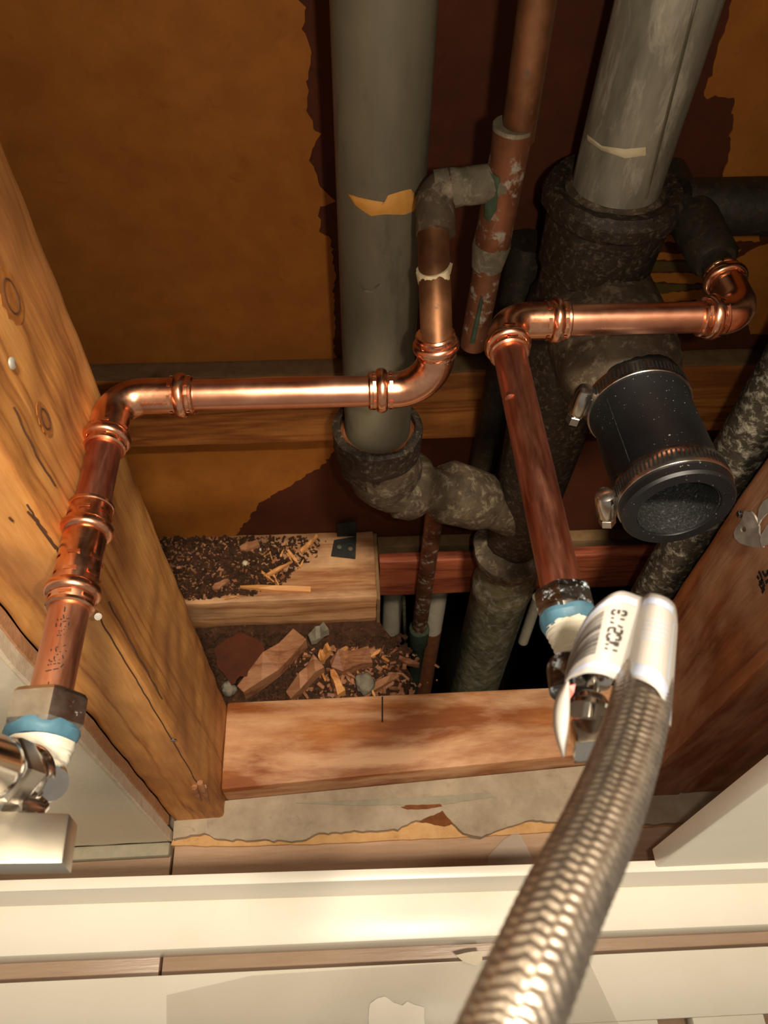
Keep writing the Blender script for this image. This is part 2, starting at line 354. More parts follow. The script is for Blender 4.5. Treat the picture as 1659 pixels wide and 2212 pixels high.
# floor: subfloor, mortar bed, tiles; the cavity floor is open on the right
flr = struct(slab('floor', [(-.62, -.4, -.012), (.62, -.4, -.012), (.62, .292, -.012), (-.62, .292, -.012)], (0, 0, -.022), M['grout']), 'bathroom floor under the wood look tiles')
tiles_y = (.1725, .022, -.13, -.29)
jx = PZ(372, 1850, 0).x
for r in range(3):
    xs = [-.62, jx - .6 if r else jx, jx + .6 if not r else jx + .02, .62]
    if r == 0: xs = [-.62, jx, .62]
    for i in range(len(xs) - 1):
        if xs[i+1] - xs[i] > .02:
            box('tile', (xs[i] + .0012, tiles_y[r+1] + .0012, -.012), (xs[i+1] - .0012, tiles_y[r] - .0012, 0), M['tile'], flr, bev=.0008)
box('caulk_strip', (-.62, .160, 0), (XD, .1718, .011), M['caulk'], flr, bev=.002)
struct(slab('subfloor', [(-.62, .292, -.012), (.045, .292, -.012), (.062, .33, -.012), (.05, .36, -.012), (.03, .40, -.012), (.03, .49, -.012), (-.62, .49, -.012)], (0, 0, -.022), M['dirt']), 'dirty subfloor between the two plates')
# crawl space under the hole, boxed in to shut out ambient light
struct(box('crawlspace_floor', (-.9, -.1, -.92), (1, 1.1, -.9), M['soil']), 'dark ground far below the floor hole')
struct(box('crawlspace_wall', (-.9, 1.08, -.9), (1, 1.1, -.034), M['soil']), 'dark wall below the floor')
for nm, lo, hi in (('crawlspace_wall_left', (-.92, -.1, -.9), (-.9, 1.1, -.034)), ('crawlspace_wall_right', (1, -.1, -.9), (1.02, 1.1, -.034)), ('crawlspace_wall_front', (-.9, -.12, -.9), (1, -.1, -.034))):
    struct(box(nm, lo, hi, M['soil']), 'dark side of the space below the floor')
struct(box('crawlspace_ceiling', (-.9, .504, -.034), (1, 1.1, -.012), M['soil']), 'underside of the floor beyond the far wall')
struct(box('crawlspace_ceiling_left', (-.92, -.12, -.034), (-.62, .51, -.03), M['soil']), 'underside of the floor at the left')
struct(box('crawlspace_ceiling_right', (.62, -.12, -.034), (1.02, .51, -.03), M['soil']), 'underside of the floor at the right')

# ================================================================= framing
def catmull_(P, n=6):
    out = []
    for i in range(len(P) - 1):
        a, b = P[i], P[i+1]
        for k in range(n): out.append(a.lerp(b, k / n) + Vector((noise.noise(a * 900 + Vector((k, 0, 0))), 0, 0)) * .0008)
    out.append(P[-1]); return out
M['crack'] = mat_plain('crack_brown', '#4a2a12', .9)
st = thing('wall_stud', 'bright orange fir stud at the left with a copper pipe running along it', 'stud', (-.151, .24, 0))
box('timber', (-.1745, .190, 0), (-.127, .290, 1.38), M['stud'], st, bev=.004, jit=.0012, cuts=9)
def disc_on(name, c, n, r, mat, parent, h=.0012): return lathe(name, c, n, [(0, r), (h * .6, r), (h, r * .7)], mat, parent, seg=14)
disc_on('nail_head', PY(375, 1598, .1895), (0, -1, 0), .0022, M['steel'], st)
disc_on('nail_head', PX(24, 785, -.1265), (1, 0, 0), .0024, M['strap'], st)
tube('nail', [PX(205, 1325, -.1265), PX(212, 1332, -.121)], .0018, M['steel'], st, seg=10)
for i, (a, b, wd) in enumerate((((432, 1690), (447, 1712), 4), ((420, 1700), (436, 1730), 4), ((440, 1700), (452, 1735), 3))):
    p, q = PY(*a, .1885), PY(*b, .187)
    tube('splinter', [p, p.lerp(q, .5) + Vector((0, -.002, 0)), q], [.0026, .002, .0004], M['chip_old'], st, seg=6)
for a, b in (((60, 1105), (100, 1150)), ((80, 1130), (120, 1185)), ((20, 1118), (28, 1126))):
    tube('crack', [PY(*a, .1896), PY(*b, .1896)], .0005, M['crack'], st, seg=6)

for q in ([(60, 1090), (90, 1140), (125, 1190), (165, 1255)], [(215, 1335), (255, 1405), (300, 1478), (330, 1530), (385, 1620), (425, 1690)], [(30, 880), (80, 985), (120, 1050)], [(235, 1300), (300, 1420), (350, 1510)]):
    P = [PX(x, y, -.1262) if (x, y) in ((30, 880), (80, 985), (120, 1050), (235, 1300), (300, 1420), (350, 1510)) else PY(x, y, .1893) for x, y in q]
    tube('crack', catmull_(P), .0004, M['crack'], st, seg=6)
M['knot'] = mat_rough('knot_brown', '#8a5223', '#ae6f35', 260, .6, bump=.3, stretch=(1, 1, .5))
for (x, y), rx, rz in (((22, 640), .0085, .012), ((95, 905), .005, .009)):
    c = PX(x, y, -.1266); slab('knot', [c + Vector((0, rx * math.cos(k * math.pi / 12) * (1 + .1 * math.sin(3 * k)), rz * math.sin(k * math.pi / 12))) for k in range(24)], (.0003, 0, 0), M['knot'], st)
    tube('knot_ring', [c + Vector((.0004, rx * .6 * math.cos(k * math.pi / 12), rz * .6 * math.sin(k * math.pi / 12))) for k in range(25)], .0004, M['crack'], st, seg=6)
sr = thing('wall_stud', 'reddish brown stud at the right with a black ink stamp', 'stud', (.283, .24, 0))
box('timber', (.259, .190, 0), (.308, .290, 1.38), M['stud_r'], sr, bev=.003, jit=.001, cuts=9)
box('timber', (.3085, .191, 0), (.356, .290, 1.38), M['stud_r'], sr, bev=.003, jit=.001, cuts=9)
box('timber', (.3565, .190, 0), (.404, .290, 1.38), M['stud_r'], sr, bev=.003, jit=.001, cuts=9)
def ink(name, pl, f, wd, parent, nrm):
    V = []; F = []
    for q in pl:
        P = [f(1500 + x * .1175, 1060 + y * .1175) for x, y in q]
        for i, p in enumerate(P):
            t = (P[min(i+1, len(P)-1)] - P[max(i-1, 0)]).normalized(); s = t.cross(nrm).normalized() * wd; V += [p - s, p + s]
        b = len(V) - 2 * len(P)
        for i in range(len(P) - 1): F.append((b + 2*i, b + 2*i + 1, b + 2*i + 3, b + 2*i + 2))
    return obj(name, V, F, M['ink'], parent, smooth=False)
ink('ink_stamp', [[(1180, 1480), (1225, 1560), (1245, 1650)], [(1250, 1480), (1300, 1565), (1380, 1500)], [(1150, 1570), (1195, 1625)],
                  [(1190, 1690), (1250, 1650), (1285, 1740), (1235, 1800), (1195, 1740), (1250, 1700)], [(1240, 1880), (1290, 1790)],
                  [(1310, 1690), (1400, 1610)], [(1330, 1500), (1400, 1440)]], lambda x, y: PX(x, y, .2575), .0011, sr, Vector((1, 0, 0)))

bp = thing('bottom_plate', 'scuffed orange bottom plate lying across the front of the opening', 'plate', (.06, .25, 0))
slab('timber', [(-.1265, .206, .045), (.2585, .224, .045), (.2585, .291, .045), (-.1265, .290, .045)], (0, 0, -.046), M['plate'], bp, bev=.003)
tube('crack', [PZ(826, 1505, .0452), PZ(826, 1560, .0452)], .0008, M['ink'], bp, seg=6)
rp = thing('rear_plate', 'pale rear plate sawn off short, strewn with sawdust and splinters', 'plate', (-.2, .445, 0))
box('timber', (-.6, .402, -.012), (.026, YB - .001, .043), M['plate_rear'], rp, bev=.002, jit=.0012, cuts=6)
slab('sawn_edge', [(.026, .400, -.012), (.0295, .400, -.012), (.0295, .486, -.012), (.026, .486, -.012)], (0, 0, .053), M['dust'], rp)
bk = thing('blocking_board', 'horizontal orange blocking board nailed against the back paper', 'board', (0, .48, .22))
box('timber', (-.6, .470, .219), (.6, YB - .0005, .303), M['block'], bk, bev=.0015, jit=.0006, cuts=8)
box('dust_layer', (-.6, .4705, .303), (.6, YB - .0005, .305), M['dust'], bk, bev=.0006, jit=.0008, cuts=8)
# joists seen through the hole
zt = PY(900, 1160, .487).z; 
box_ = setp(box('rim_board', (.0305, .474, PY(900, 1202, .474).z), (.6, YB - .0008, zt), M['dust'], bev=.001), 'grey board edge beyond the floor hole', 'board')
jt = PY(900, 1213, .44); jb = PY(900, 1285, .44)
setp(box('floor_joist', (.0305, .440, jb.z), (.6, .453, jt.z), M['joist'], bev=.002, jit=.0008, cuts=6), 'red-brown joist seen through the hole beside the sawn plate', 'joist')

# mortar strip and torn board below the bottom plate
ms = thing('mortar_strip', 'grey-beige strip of old mortar in front of the bottom plate', 'mortar', (.05, .19, 0))
def rag2(pts, amp, step, z, seed=0):
    P = [PZ(x, y, z) for x, y in pts]; out = []
    for i in range(len(P) - 1):
        a, b = P[i], P[i+1]; n = max(1, int((b - a).length / step))
        for k in range(n):
            p = a.lerp(b, k / n); q = p * 300 + Vector((seed, 0, 0)); out.append(p + Vector((noise.noise(q), noise.noise(q + Vector((3, 9, 1))), 0)) * amp)
    out.append(P[-1]); return out
slab('mortar_bed', rag2([(372, 1812), (440, 1800), (470, 1812), (560, 1815), (660, 1815), (680, 1800), (860, 1790), (900, 1772), (975, 1775), (1000, 1800), (1040, 1808), (1080, 1790), (1150, 1770), (1250, 1780), (1420, 1780), (1700, 1760)], .0016, .004, .012)
     + [Vector((.62, .222, .012)), Vector((.259, .2235, .012)), Vector((-.126, .2055, .012)), Vector((-.173, .189, .012))], (0, 0, -.024), M['mortar'], ms)
slab('torn_board', rag2([(368, 1826), (520, 1828), (700, 1822), (1000, 1808), (1300, 1790), (1700, 1772)], .0008, .006, .004, 4)
     + [Vector((.62, .20, .004)), Vector((-.17, .186, .004))], (0, 0, -.016), M['mortar_wood'], ms)
for i, q in enumerate(([(865, 1745), (900, 1732), (950, 1735), (955, 1742), (920, 1748), (880, 1748)], [(905, 1775), (955, 1752), (978, 1780), (960, 1785)])):
    slab('rust_stain', rag2(q + [q[0]], .001, .003, .0122, i)[:-1], (0, 0, .0007), M['rust'], ms)
slab('dark_seam', rag2([(640, 1735), (760, 1730), (920, 1722), (1060, 1712), (1066, 1722), (960, 1738), (760, 1740)], .001, .004, .0122, 8), (0, 0, .0009), M['caulk'], ms)

# ================================================================= vanity
vn = thing('vanity_cabinet', 'white vanity cabinet frame and bottom shelf in front of the wall', 'cabinet', (0, .08, 0))
ZR = .125
rb = [PZ(-250, 1908, ZR), PZ(1900, 1843, ZR)]; rf = [PZ(-250, 1934, ZR), PZ(1900, 1869, ZR)]
zb = PY(700, 1947, PZ(700, 1903, ZR).y).z
slab('rear_rail', [rb[0], rb[1], rf[1], rf[0]], (0, 0, -.075), M['vanity'], vn, bev=.0012)
ZS = .062
sb = [PZ(-250, 1960, ZS), PZ(1900, 1872, ZS)]; sf = [PZ(-250, 2077, ZS), PZ(1900, 1987, ZS)]
dv = (rf[0] - rf[1]); 
slab('bottom_board', [sb[0], sb[1], sf[1], sf[0]], (0, 0, -.05), M['vanity'], vn, bev=.001)
p0 = PZ(1416, 1868, ZR)
yb = p0.y + .009; yf = p0.y - .002
slab('side_stile', [(p0.x, yf + .0135, ZR), (.55, yf + .008, ZR), (.55, yf - .003, ZR), (p0.x, yf, ZR)], (.0, .01, .55), M['vanity'], vn, bev=.0012)
box('shading_countertop', (-.6, -.6, .84), (.6, -.135, .87), M['vanity'], vn, bev=.003)  # out of view, added to shade the lower shelf from the ceiling light
# slotted lower shelf standing on the tiles
ZL = .022
def shelfline(x, y): return PZ(x, y, ZL)
L0, L1 = shelfline(-300, 2138), shelfline(1950, 2030)
shx = [-300, 1367, 1440, 1592, 1645, 1950]
def strip(xa, xb, ya, yb_, nm):                       # ya/yb_ : distance below the shelf's back edge, metres
    def at(x, d):
        t = (x + 300) / 2250; p = L0.lerp(L1, t); n = Vector((L1.y - L0.y, -(L1.x - L0.x), 0)).normalized(); return p + n * d
    return slab(nm, [at(xa, ya), at(xb, ya), at(xb, yb_), at(xa, yb_)], (0, 0, -.014), M['vanity'], vn, bev=.0008)
_n = Vector((L1.y - L0.y, -(L1.x - L0.x), 0)).normalized(); SD = (PZ(1400, 2203, ZL) - L0).dot(_n)
strip(-300, 1950, 0, SD, 'shelf_board')
xs = [-300, 1366, 1440, 1592, 1646, 1805, 1860, 1950]
for i in range(0, len(xs) - 1, 2): strip(xs[i], xs[i+1], SD, SD + .055, 'shelf_slat')
strip(-300, 1950, SD + .055, SD + .11, 'shelf_board')
# film
fm = thing('plastic_film', 'clear plastic film sheet lying on the white bottom shelf', 'film', PZ(800, 2150, ZL + .001))
slab('sheet', [PZ(360, 2150, .0235), PZ(545, 2108, .0235), PZ(900, 2085, .024), PZ(1265, 2062, .0235), PZ(1330, 2200, .0235), PZ(1400, 2330, .0235), PZ(360, 2330, .0235)], (0, 0, .0004), M['film'], fm)
tq = [(795, 2230), (798, 2168), (815, 2158), (830, 2152), (850, 2165), (868, 2172), (880, 2164), (895, 2170), (915, 2175), (918, 2230)]
slab('torn_sticker', rag2(tq + [tq[0]], .0008, .003, .0242, 3)[:-1], (0, 0, .0004), M['vanity'], fm)
setp(slab('film_scrap', [PZ(1055, 1848, .003), PZ(1090, 1812, .003), PZ(1118, 1795, .004), PZ(1148, 1850, .003), PZ(1150, 1880, .003), PZ(1050, 1890, .003)], (0, 0, .0004), M['film']), 'small clear film corner on the floor tile behind the cabinet rail', 'film')
setp(slab('paper_scrap', rag2([(985, 2063), (1010, 2058), (1040, 2055), (1042, 2075), (1030, 2088), (1012, 2082), (1000, 2078), (985, 2063)], .0008, .003, .0245, 6)[:-1], (0, 0, .0006), M['paint']), 'torn white scrap at the edge of the film near the hose', 'scrap')

# ================================================================= copper
RC = .00795
def bead(c, ax, parent, rr=.0098, h=.0024, name='crimp_bead', mat=None):
    prof = [(h * 1.25 * math.cos(math.pi * i / 10), rr - .0004 + h * .95 * math.sin(math.pi * i / 10)) for i in range(11)]
    prof = [(-h * 1.25, rr - .0012)] + prof[::-1] + [(h * 1.25, rr - .0012)]
    return lathe(name, c, ax, prof, mat or M['copper_fit'], parent, seg=40)
def press_elbow(parent, A, C, B, rad=.013, rf=.0094, skirt=.0065, mat=None):
    A, C, B = Vector(A), Vector(C), Vector(B); mat = mat or M['copper_fit']
    core = fillet([A, C, B], rad, 14); dA = (C - A).normalized(); dB = (B - C).normalized()
    pts = [A, A + dA * .0006, A + dA * .012] + core[1:-1] + [B - dB * .012, B - dB * .0006, B]
    rads = [rf - .0006] + [rf] * (len(pts) - 2) + [rf - .0006]
    e = tube('elbow', pts, rads, mat, parent, seg=36)
    bead(A + dA * skirt, dA, e); bead(B - dB * skirt, dB, e)
    for P, d in ((A, dA), (B, -dB)):
        lathe('socket_lip', P, d, [(-.0004, rf - .0003), (.0004, rf + .0005), (.0016, rf + .0004), (.0022, rf - .0002)], mat, e, seg=36)
        for k in range(6):                              # press jaw marks
            n = d.orthogonal().normalized(); n.rotate(Matrix.Rotation(k * math.pi / 3 + .3, 3, d)); t = d.cross(n)
            for off in (.0026, .0112):
                c = P + d * off + n * (rf + .0002); u = t * .0026; vv = d * .0008
                slab('jaw_mark', [c - u - vv, c + u - vv, c + u + vv, c - u + vv], n * .00015, mat, e)
    return e
# left run
lr = thing('copper_water_line', 'bright copper line crossing left in front of the grey pipe to the left stop valve', 'pipe', (-.118, .12, .46))
ZL1 = .4725; YH = .280; XS = -.1175
R0 = PY(943, 735, YH + .004); Q = Vector((PY(948, 850, YH).x, YH, ZL1))
HL = Vector((XS, YH, ZL1))
xa = PY(420, 855, YH).x; xb = PY(797, 850, YH).x
rt = PY(933, 425, .345)
tube('riser', seg_pts(R0 + (rt - R0).normalized() * -.004, rt, 14), RC, M['copper_old'], lr)
tube('tube', [Vector((xa - .004, YH, ZL1)), Vector((xb + .004, YH, ZL1))], RC, M['copper'], lr)
press_elbow(lr, PY(940, 722, YH + .005), Q, (xb, YH, ZL1), rad=.021)
ys = PX(232, 985, XS).y
press_elbow(lr, (xa, YH, ZL1), HL, (XS, ys, ZL1), rad=.015)
def onS(px, py): return PX(px, py, XS).y
yc0, yc1 = onS(202, 1098), onS(150, 1316); yn = onS(112, 1512)
tube('tube', [(XS, ys + .004, ZL1), (XS, yc0 - .004, ZL1)], RC, M['copper_red'], lr)
cp = tube('coupling', [(XS, yc0, ZL1), (XS, yc0 - .0006, ZL1), (XS, yc1 + .0006, ZL1), (XS, yc1, ZL1)], [.009, .0094, .0094, .009], M['copper_fit'], lr, seg=36)
for y in (onS(188, 1148), onS(160, 1283)): bead((XS, y, ZL1), (0, 1, 0), cp)
for y in (yc0, yc1): lathe('socket_lip', (XS, y, ZL1), (0, 1 if y == yc1 else -1, 0), [(-.0004, .0091), (.0004, .0099), (.0016, .0098), (.0022, .0092)], M['copper_fit'], cp, seg=36)
for y, k in ((onS(178, 1225), 0), (onS(168, 1255), 1), (onS(155, 1302), 2), (onS(196, 1122), 3)):
    for j in range(6):
        a = j * math.pi / 3 + .5; n = Vector((math.cos(a), 0, math.sin(a))); t = Vector((-n.z, 0, n.x)); c = Vector((XS, y, ZL1)) + n * .0096
        slab('jaw_mark', [c - t * .0028 - Vector((0, .0008, 0)), c + t * .0028 - Vector((0, .0008, 0)), c + t * .0028 + Vector((0, .0008, 0)), c - t * .0028 + Vector((0, .0008, 0))], n * .00012, M['copper_fit'], cp)
t2 = tube('tube', [(XS, yc1 + .004, ZL1), (XS, yn - .01, ZL1)], RC, M['copper_mid'], lr)
def on_cyl(px, py, x, z, r):
    d = ray(px, py); ox, oz = CAM.x - x, CAM.z - z
    a = d.x ** 2 + d.z ** 2; b = ox * d.x + oz * d.z; c = ox * ox + oz * oz - r * r; D = max(0, b * b - a * c)
    return CAM + d * ((-b - math.sqrt(D)) / a)
marks = [((590, 850), (580, 920)), ((565, 960), (572, 1015)), ((485, 1020), (480, 1045)), ((520, 1030), (548, 1020)), ((610, 1020), (650, 1012)), ((555, 1060), (610, 1050)),
         ((535, 1075), (520, 1130)), ((465, 1080), (460, 1130)), ((648, 1065), (635, 1115)), ((580, 1130), (600, 1125)), ((495, 1190), (515, 1185)), ((535, 1180), (545, 1195)), ((565, 1170), (580, 1165)),
         ((635, 1160), (650, 1155)), ((500, 1215), (508, 1220)), ((475, 1250), (500, 1250)), ((515, 1255), (535, 1245)), ((570, 1240), (580, 1236)), ((455, 1420), (600, 1390)), ((455, 1430), (465, 1480)),
         ((510, 1485), (530, 1480)), ((590, 1470), (610, 1470)), ((395, 1440), (390, 1470)), ((470, 1525), (495, 1515)), ((370, 1585), (362, 1612)), ((437, 1545), (435, 1595)), ((555, 1530), (565, 1580)),
         ((375, 1620), (410, 1615)), ((435, 1610), (455, 1608)), ((500, 1595), (512, 1592)), ((340, 1668), (365, 1660)), ((380, 1660), (400, 1656)), ((425, 1655), (460, 1645)), ((480, 1640), (520, 1645)),
         ((312, 1755), (400, 1735)), ((420, 1730), (500, 1715)), ((525, 1700), (570, 1655)), ((360, 1900), (345, 1975))]
V = []; F = []
for a, b in marks:
    P = [on_cyl(50 + x * .1538, 1180 + y * .1538, XS, ZL1, RC + .0001) for x, y in (a, b)]
    t = (P[1] - P[0]).normalized(); n = Vector((P[0].x - XS, 0, P[0].z - ZL1)).normalized(); s = t.cross(n) * .00022
    i = len(V); V += [P[0] - s, P[0] + s, P[1] + s, P[1] - s]; F.append((i, i+1, i+2, i+3))
obj('ink_marking', V, F, M['ink'], t2, smooth=False)

# right run
rr = thing('copper_water_line', 'reddish copper line crossing right in front of the cast iron stack to the right stop valve', 'pipe', (.08, .14, .49))
XR, ZR1 = .0805, .5; yr = PZ(1210, 692, ZR1).y
xa2 = PY(1226, 692, yr).x; xb2 = PY(1502, 702, yr).x; xe = PY(1603, 690, yr).x
ysr = PX(1096, 792, XR).y
tube('tube', [(xa2 - .004, yr, ZR1), (xb2 + .004, yr, ZR1)], RC, M['copper'], rr)
press_elbow(rr, (xa2, yr, ZR1), (XR, yr, ZR1), (XR, ysr, ZR1), rad=.013)
ye2 = yr + .036
press_elbow(rr, (xb2, yr, ZR1), (xe, yr, ZR1), (xe, ye2, ZR1), rad=.013)
ynr = PX(1207, 1290, XR).y
sp = [(XR, ysr + .004, ZR1), (XR, ysr - .03, ZR1), (XR, ysr - .033, ZR1), (XR, ysr - .036, ZR1), (XR, ynr - .008, ZR1)]
tube('tube', sp, RC, M['copper_red'], rr)
lathe('dent_ring', (XR - .0055, ysr - .033, ZR1 + .0045), (0, 1, 0), [(-.002, .001), (-.001, .0026), (.001, .0026), (.002, .001)], M['copper_red'], rr, seg=16)
tube('old_stub', [(xe, ye2 - .004, ZR1), (xe, ye2 + .05, ZR1), (xe, ye2 + .052, ZR1), (xe, ye2 + .1, ZR1)], [RC, RC, .0098, .0102], M['iron_b'], rr)

# old copper tee behind the grey pipe
ot = thing('old_copper_tee', 'corroded old copper riser with a soldered tee behind the grey pipe', 'pipe', PY(1030, 740, .345))
YT = .347
top = PY(1168, -120, YT); mid = PY(1088, 390, YT); low = PY(1022, 745, YT); top.x = mid.x + (top.x - mid.x) * .6
tube('riser', seg_pts(PY(1118, 300, YT), top + (top - mid) * 1.0, 10), RC, M['copper_old'], ot)
ln = (low - mid).normalized()
tee = tube('tee', [mid - ln * .027, mid - ln * .0265, mid - ln * .013, mid + ln * .026, mid + ln * .0345, mid + ln * .035], [.0088, .0097, .0092, .0094, .0099, .0085], M['copper_tarn'], ot, jit=.0008, seg=36)
br = PY(940, 412, YT)
tube('branch', seg_pts(mid, br, 10), [.0092] * 6 + [.0088, .0096, .0098, .0098, .0098], M['solder'], ot, jit=.0006)
tube('elbow', fillet([br + (mid - br).normalized() * .008, br, br + (R0 - br).normalized() * .022], .009, 8), .0098, M['iron_d'], ot, jit=.0006)
tube('drop_leg', seg_pts(mid + ln * .03, low, 8), RC, M['copper_tarn'], ot)
tube('solder_ring', [mid + ln * .033, mid + ln * .036, mid + ln * .05], [.0098, .0101, .0083], M['solder'], ot, jit=.0012)
tube('solder_ring', [mid - ln * .0275, mid - ln * .0255], .0099, M['solder'], ot, jit=.0006)
_q = R0.lerp(rt, .44); tube('putty_ring', [_q + Vector((.0012, -.001, -.0045)), _q + Vector((0, 0, -.001)), _q + Vector((-.001, .001, .004))], [.0078, .0088, .0079], M['putty_w'], lr, jit=.0026, jf=140)

# drop pipe into the hole
dp = thing('copper_drop_pipe', 'old copper pipe dropping into the floor hole with a green corroded coupling', 'pipe', PY(900, 1370, .40))
a, b = PY(948, 1040, .43), PY(905, 1365, .43)
tube('tube', seg_pts(a, b, 8), .0092, M['copper_tarn'], dp)
dd = (b - a).normalized()
tube('coupling', [b - dd * .012, b - dd * .01, b + dd * .03, b + dd * .034, b + dd * .2], [.0105, .0128, .0128, .0105, .0095], M['verd'], dp, jit=.0008)
for i, (x, y, lb) in enumerate(((846, 1345, 'cream upright under the floor, left of the green copper coupling'), (936, 1345, 'cream upright under the floor, right of the green copper coupling'))):  # two cream uprights built for the pale shapes below the floor
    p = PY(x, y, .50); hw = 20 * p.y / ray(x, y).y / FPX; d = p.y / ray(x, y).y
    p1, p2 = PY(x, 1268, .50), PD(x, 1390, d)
    t = thing('cream_upright', lb, 'pipe', p2, 'cream uprights under the floor')
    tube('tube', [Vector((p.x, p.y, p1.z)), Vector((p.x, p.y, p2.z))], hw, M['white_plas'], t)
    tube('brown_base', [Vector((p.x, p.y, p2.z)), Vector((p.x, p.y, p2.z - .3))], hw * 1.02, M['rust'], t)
setp(tube('thin_rod', [PY(872, 1290, .47), PY(876, 1400, .47)], .0022, M['solder']), 'thin grey rod beside the green copper coupling in the hole', 'rod')
setp(tube('pale_conduit', [PY(1162, 1290, .46), PY(1130, 1385, .46)], .007, M['white_plas']), 'pale thin conduit behind the lower stack pipe in the hole', 'pipe')

# ================================================================= drain and vent pipes
XG, YG = .0225, .38
gp = thing('vent_pipe', 'smooth grey vertical vent pipe with an orange putty smear', 'pipe', (XG, YG, .33))
zg = PY(812, 945, YG).z
GR = .0243
tube('tube', seg_pts((XG, YG, zg - .01), (XG, YG, 1.38), 40), GR, M['galv'], gp, seg=56)
def on_vcyl(px, py, x, y, r):
    d = ray(px, py); ox, oy = CAM.x - x, CAM.y - y
    a = d.x ** 2 + d.y ** 2; b = ox * d.x + oy * d.y; c = ox * ox + oy * oy - r * r; D = max(0, b * b - a * c)
    return CAM + d * ((-b - math.sqrt(D)) / a)
def cyl_patch(name, up_, lo_, x, y, r, mat, parent, n=24, sub=4):
    """patch hugging a vertical pipe between an upper and a lower pixel outline"""
    def samp(pl, t):
        s = t * (len(pl) - 1); i = min(int(s), len(pl) - 2); f = s - i
        return (pl[i][0] * (1 - f) + pl[i+1][0] * f, pl[i][1] * (1 - f) + pl[i+1][1] * f)
    V = []; F = []
    for i in range(n + 1):
        u = samp(up_, i / n); l = samp(lo_, i / n)
        for k in range(sub + 1):
            q = k / sub; edge = 0 if k in (0, sub) or i in (0, n) else 1
            px, py = u[0] * (1 - q) + l[0] * q, u[1] * (1 - q) + l[1] * q
            V.append(on_vcyl(px, py, x, y, r + (.0012 if edge else .0001) + .0004 * noise.noise(Vector((px, py, 0)) * .07) * edge))
    for i in range(n):
        for k in range(sub): a = i * (sub + 1) + k; F.append((a, a + 1, a + sub + 2, a + sub + 1))
    return obj(name, V, F, mat, parent, ang=80)
cyl_patch('putty_smear', [(750, 417), (770, 425), (800, 432), (830, 437), (838, 422), (870, 412), (888, 408), (899, 425)], [(752, 420), (766, 443), (790, 460), (802, 467), (830, 463), (875, 464), (895, 455), (900, 440)], XG, YG, GR, M['putty'], gp, n=40)
cyl_patch('scuff', [(772, 605), (785, 627), (800, 628), (820, 612)], [(774, 612), (786, 631), (804, 632), (822, 614)], XG, YG, GR, M['galv_w'], gp, n=16, sub=2)
cyl_patch('green_streak', [(1048, 360), (1062, 375), (1080, 385)], [(1045, 470), (1056, 480), (1072, 455)], mid.x, YT, .0094, M['verd'], ot, n=12)
cyl_patch('green_streak', [(1038, 640), (1044, 650)], [(1014, 742), (1026, 742)], low.x, YT, .0081, M['verd'], ot, n=4, sub=12)
# hub and elbow under it
HR = .0335
zh = PY(806, 905, YG).z
eb = thing('drain_elbow', 'black cast iron hub elbow under the grey vent pipe, leading right to the stack', 'pipe fitting', (XG, YG, .24))
XT, YTK = .1615, .405
lathe('hub', (XG, YG, zg + .014), (0, 0, -1), [(0, GR + .0035), (0, HR - .003), (.002, HR), (.022, HR), (.026, HR - .001), (.03, HR - .003), (.046, HR - .005), (.05, HR - .009), (.012, HR - .009), (.012, GR + .0035)], M['iron'], eb, jit=.0013, closed=True, seg=56)
lathe('caulk_ring', (XG, YG, zg + .006), (0, 0, 1), [(-.004, GR + .006), (0, GR + .0055), (.004, GR + .001)], M['rust'], eb, jit=.0012)
def YI(f): return YG + (YTK - YG) * f
E_ = [PY(812, 965, YG), PY(838, 1040, YG), PY(900, 1052, YI(.15)), PY(962, 1060, YI(.35)), PY(1052, 1088, YI(.65)), PY(1125, 1122, YI(.85))]
E_[0].x = XG
ep = [E_[0]] + fillet([E_[0], E_[1], E_[2]], .026, 12)[1:]
tube('bend', ep, [HR - .003 - .005 * min(1, i / 9) for i in range(len(ep))], M['iron_d'], eb, jit=.0014, seg=48)
d1 = (E_[3] - E_[2]).normalized()
lathe('bend_socket', E_[2] - d1 * .016, d1, [(-.003, .024), (0, .0275), (.012, .0282), (.0165, .0272), (.018, .024), (.018, .018)], M['iron_d'], eb, jit=.0012, seg=48)
tube('neck', seg_pts(E_[2], E_[3] + (E_[4] - E_[3]) * .3, 6), .0195, M['iron_d'], eb, jit=.0018, seg=40)
d2 = (E_[4] - E_[3]).normalized(); L2_ = (E_[4] - E_[3]).length
lathe('collar', E_[3], d2, [(-.004, .019), (-.002, .0245), (.003, .0268), (L2_ * .5, .0272), (L2_ * .8, .0262), (L2_ * .95, .0235), (L2_, .019)], M['iron_d'], eb, jit=.0016, seg=48)
tube('branch_pipe', seg_pts(E_[4] - d2 * .006, E_[5], 5), .0205, M['iron_d'], eb, jit=.0008, seg=40)

# right vent and stack
vp = thing('vent_pipe', 'weathered galvanized vent pipe at the upper right standing in a cast iron hub', 'pipe', (XT, YTK, .5))
zs = PY(1340, 432, YTK).z; SR = .0255
tube('tube', seg_pts((XT, YTK, zs - .02), (XT, YTK, 1.38), 40), SR, M['galv_w'], vp, seg=56, jit=.0003, jf=50)
cyl_patch('pale_band', [(1268, 290), (1300, 315), (1350, 322), (1395, 318)], [(1268, 303), (1300, 325), (1350, 342), (1395, 336)], XT, YTK, SR, M['putty_w'], vp, n=24, sub=2)
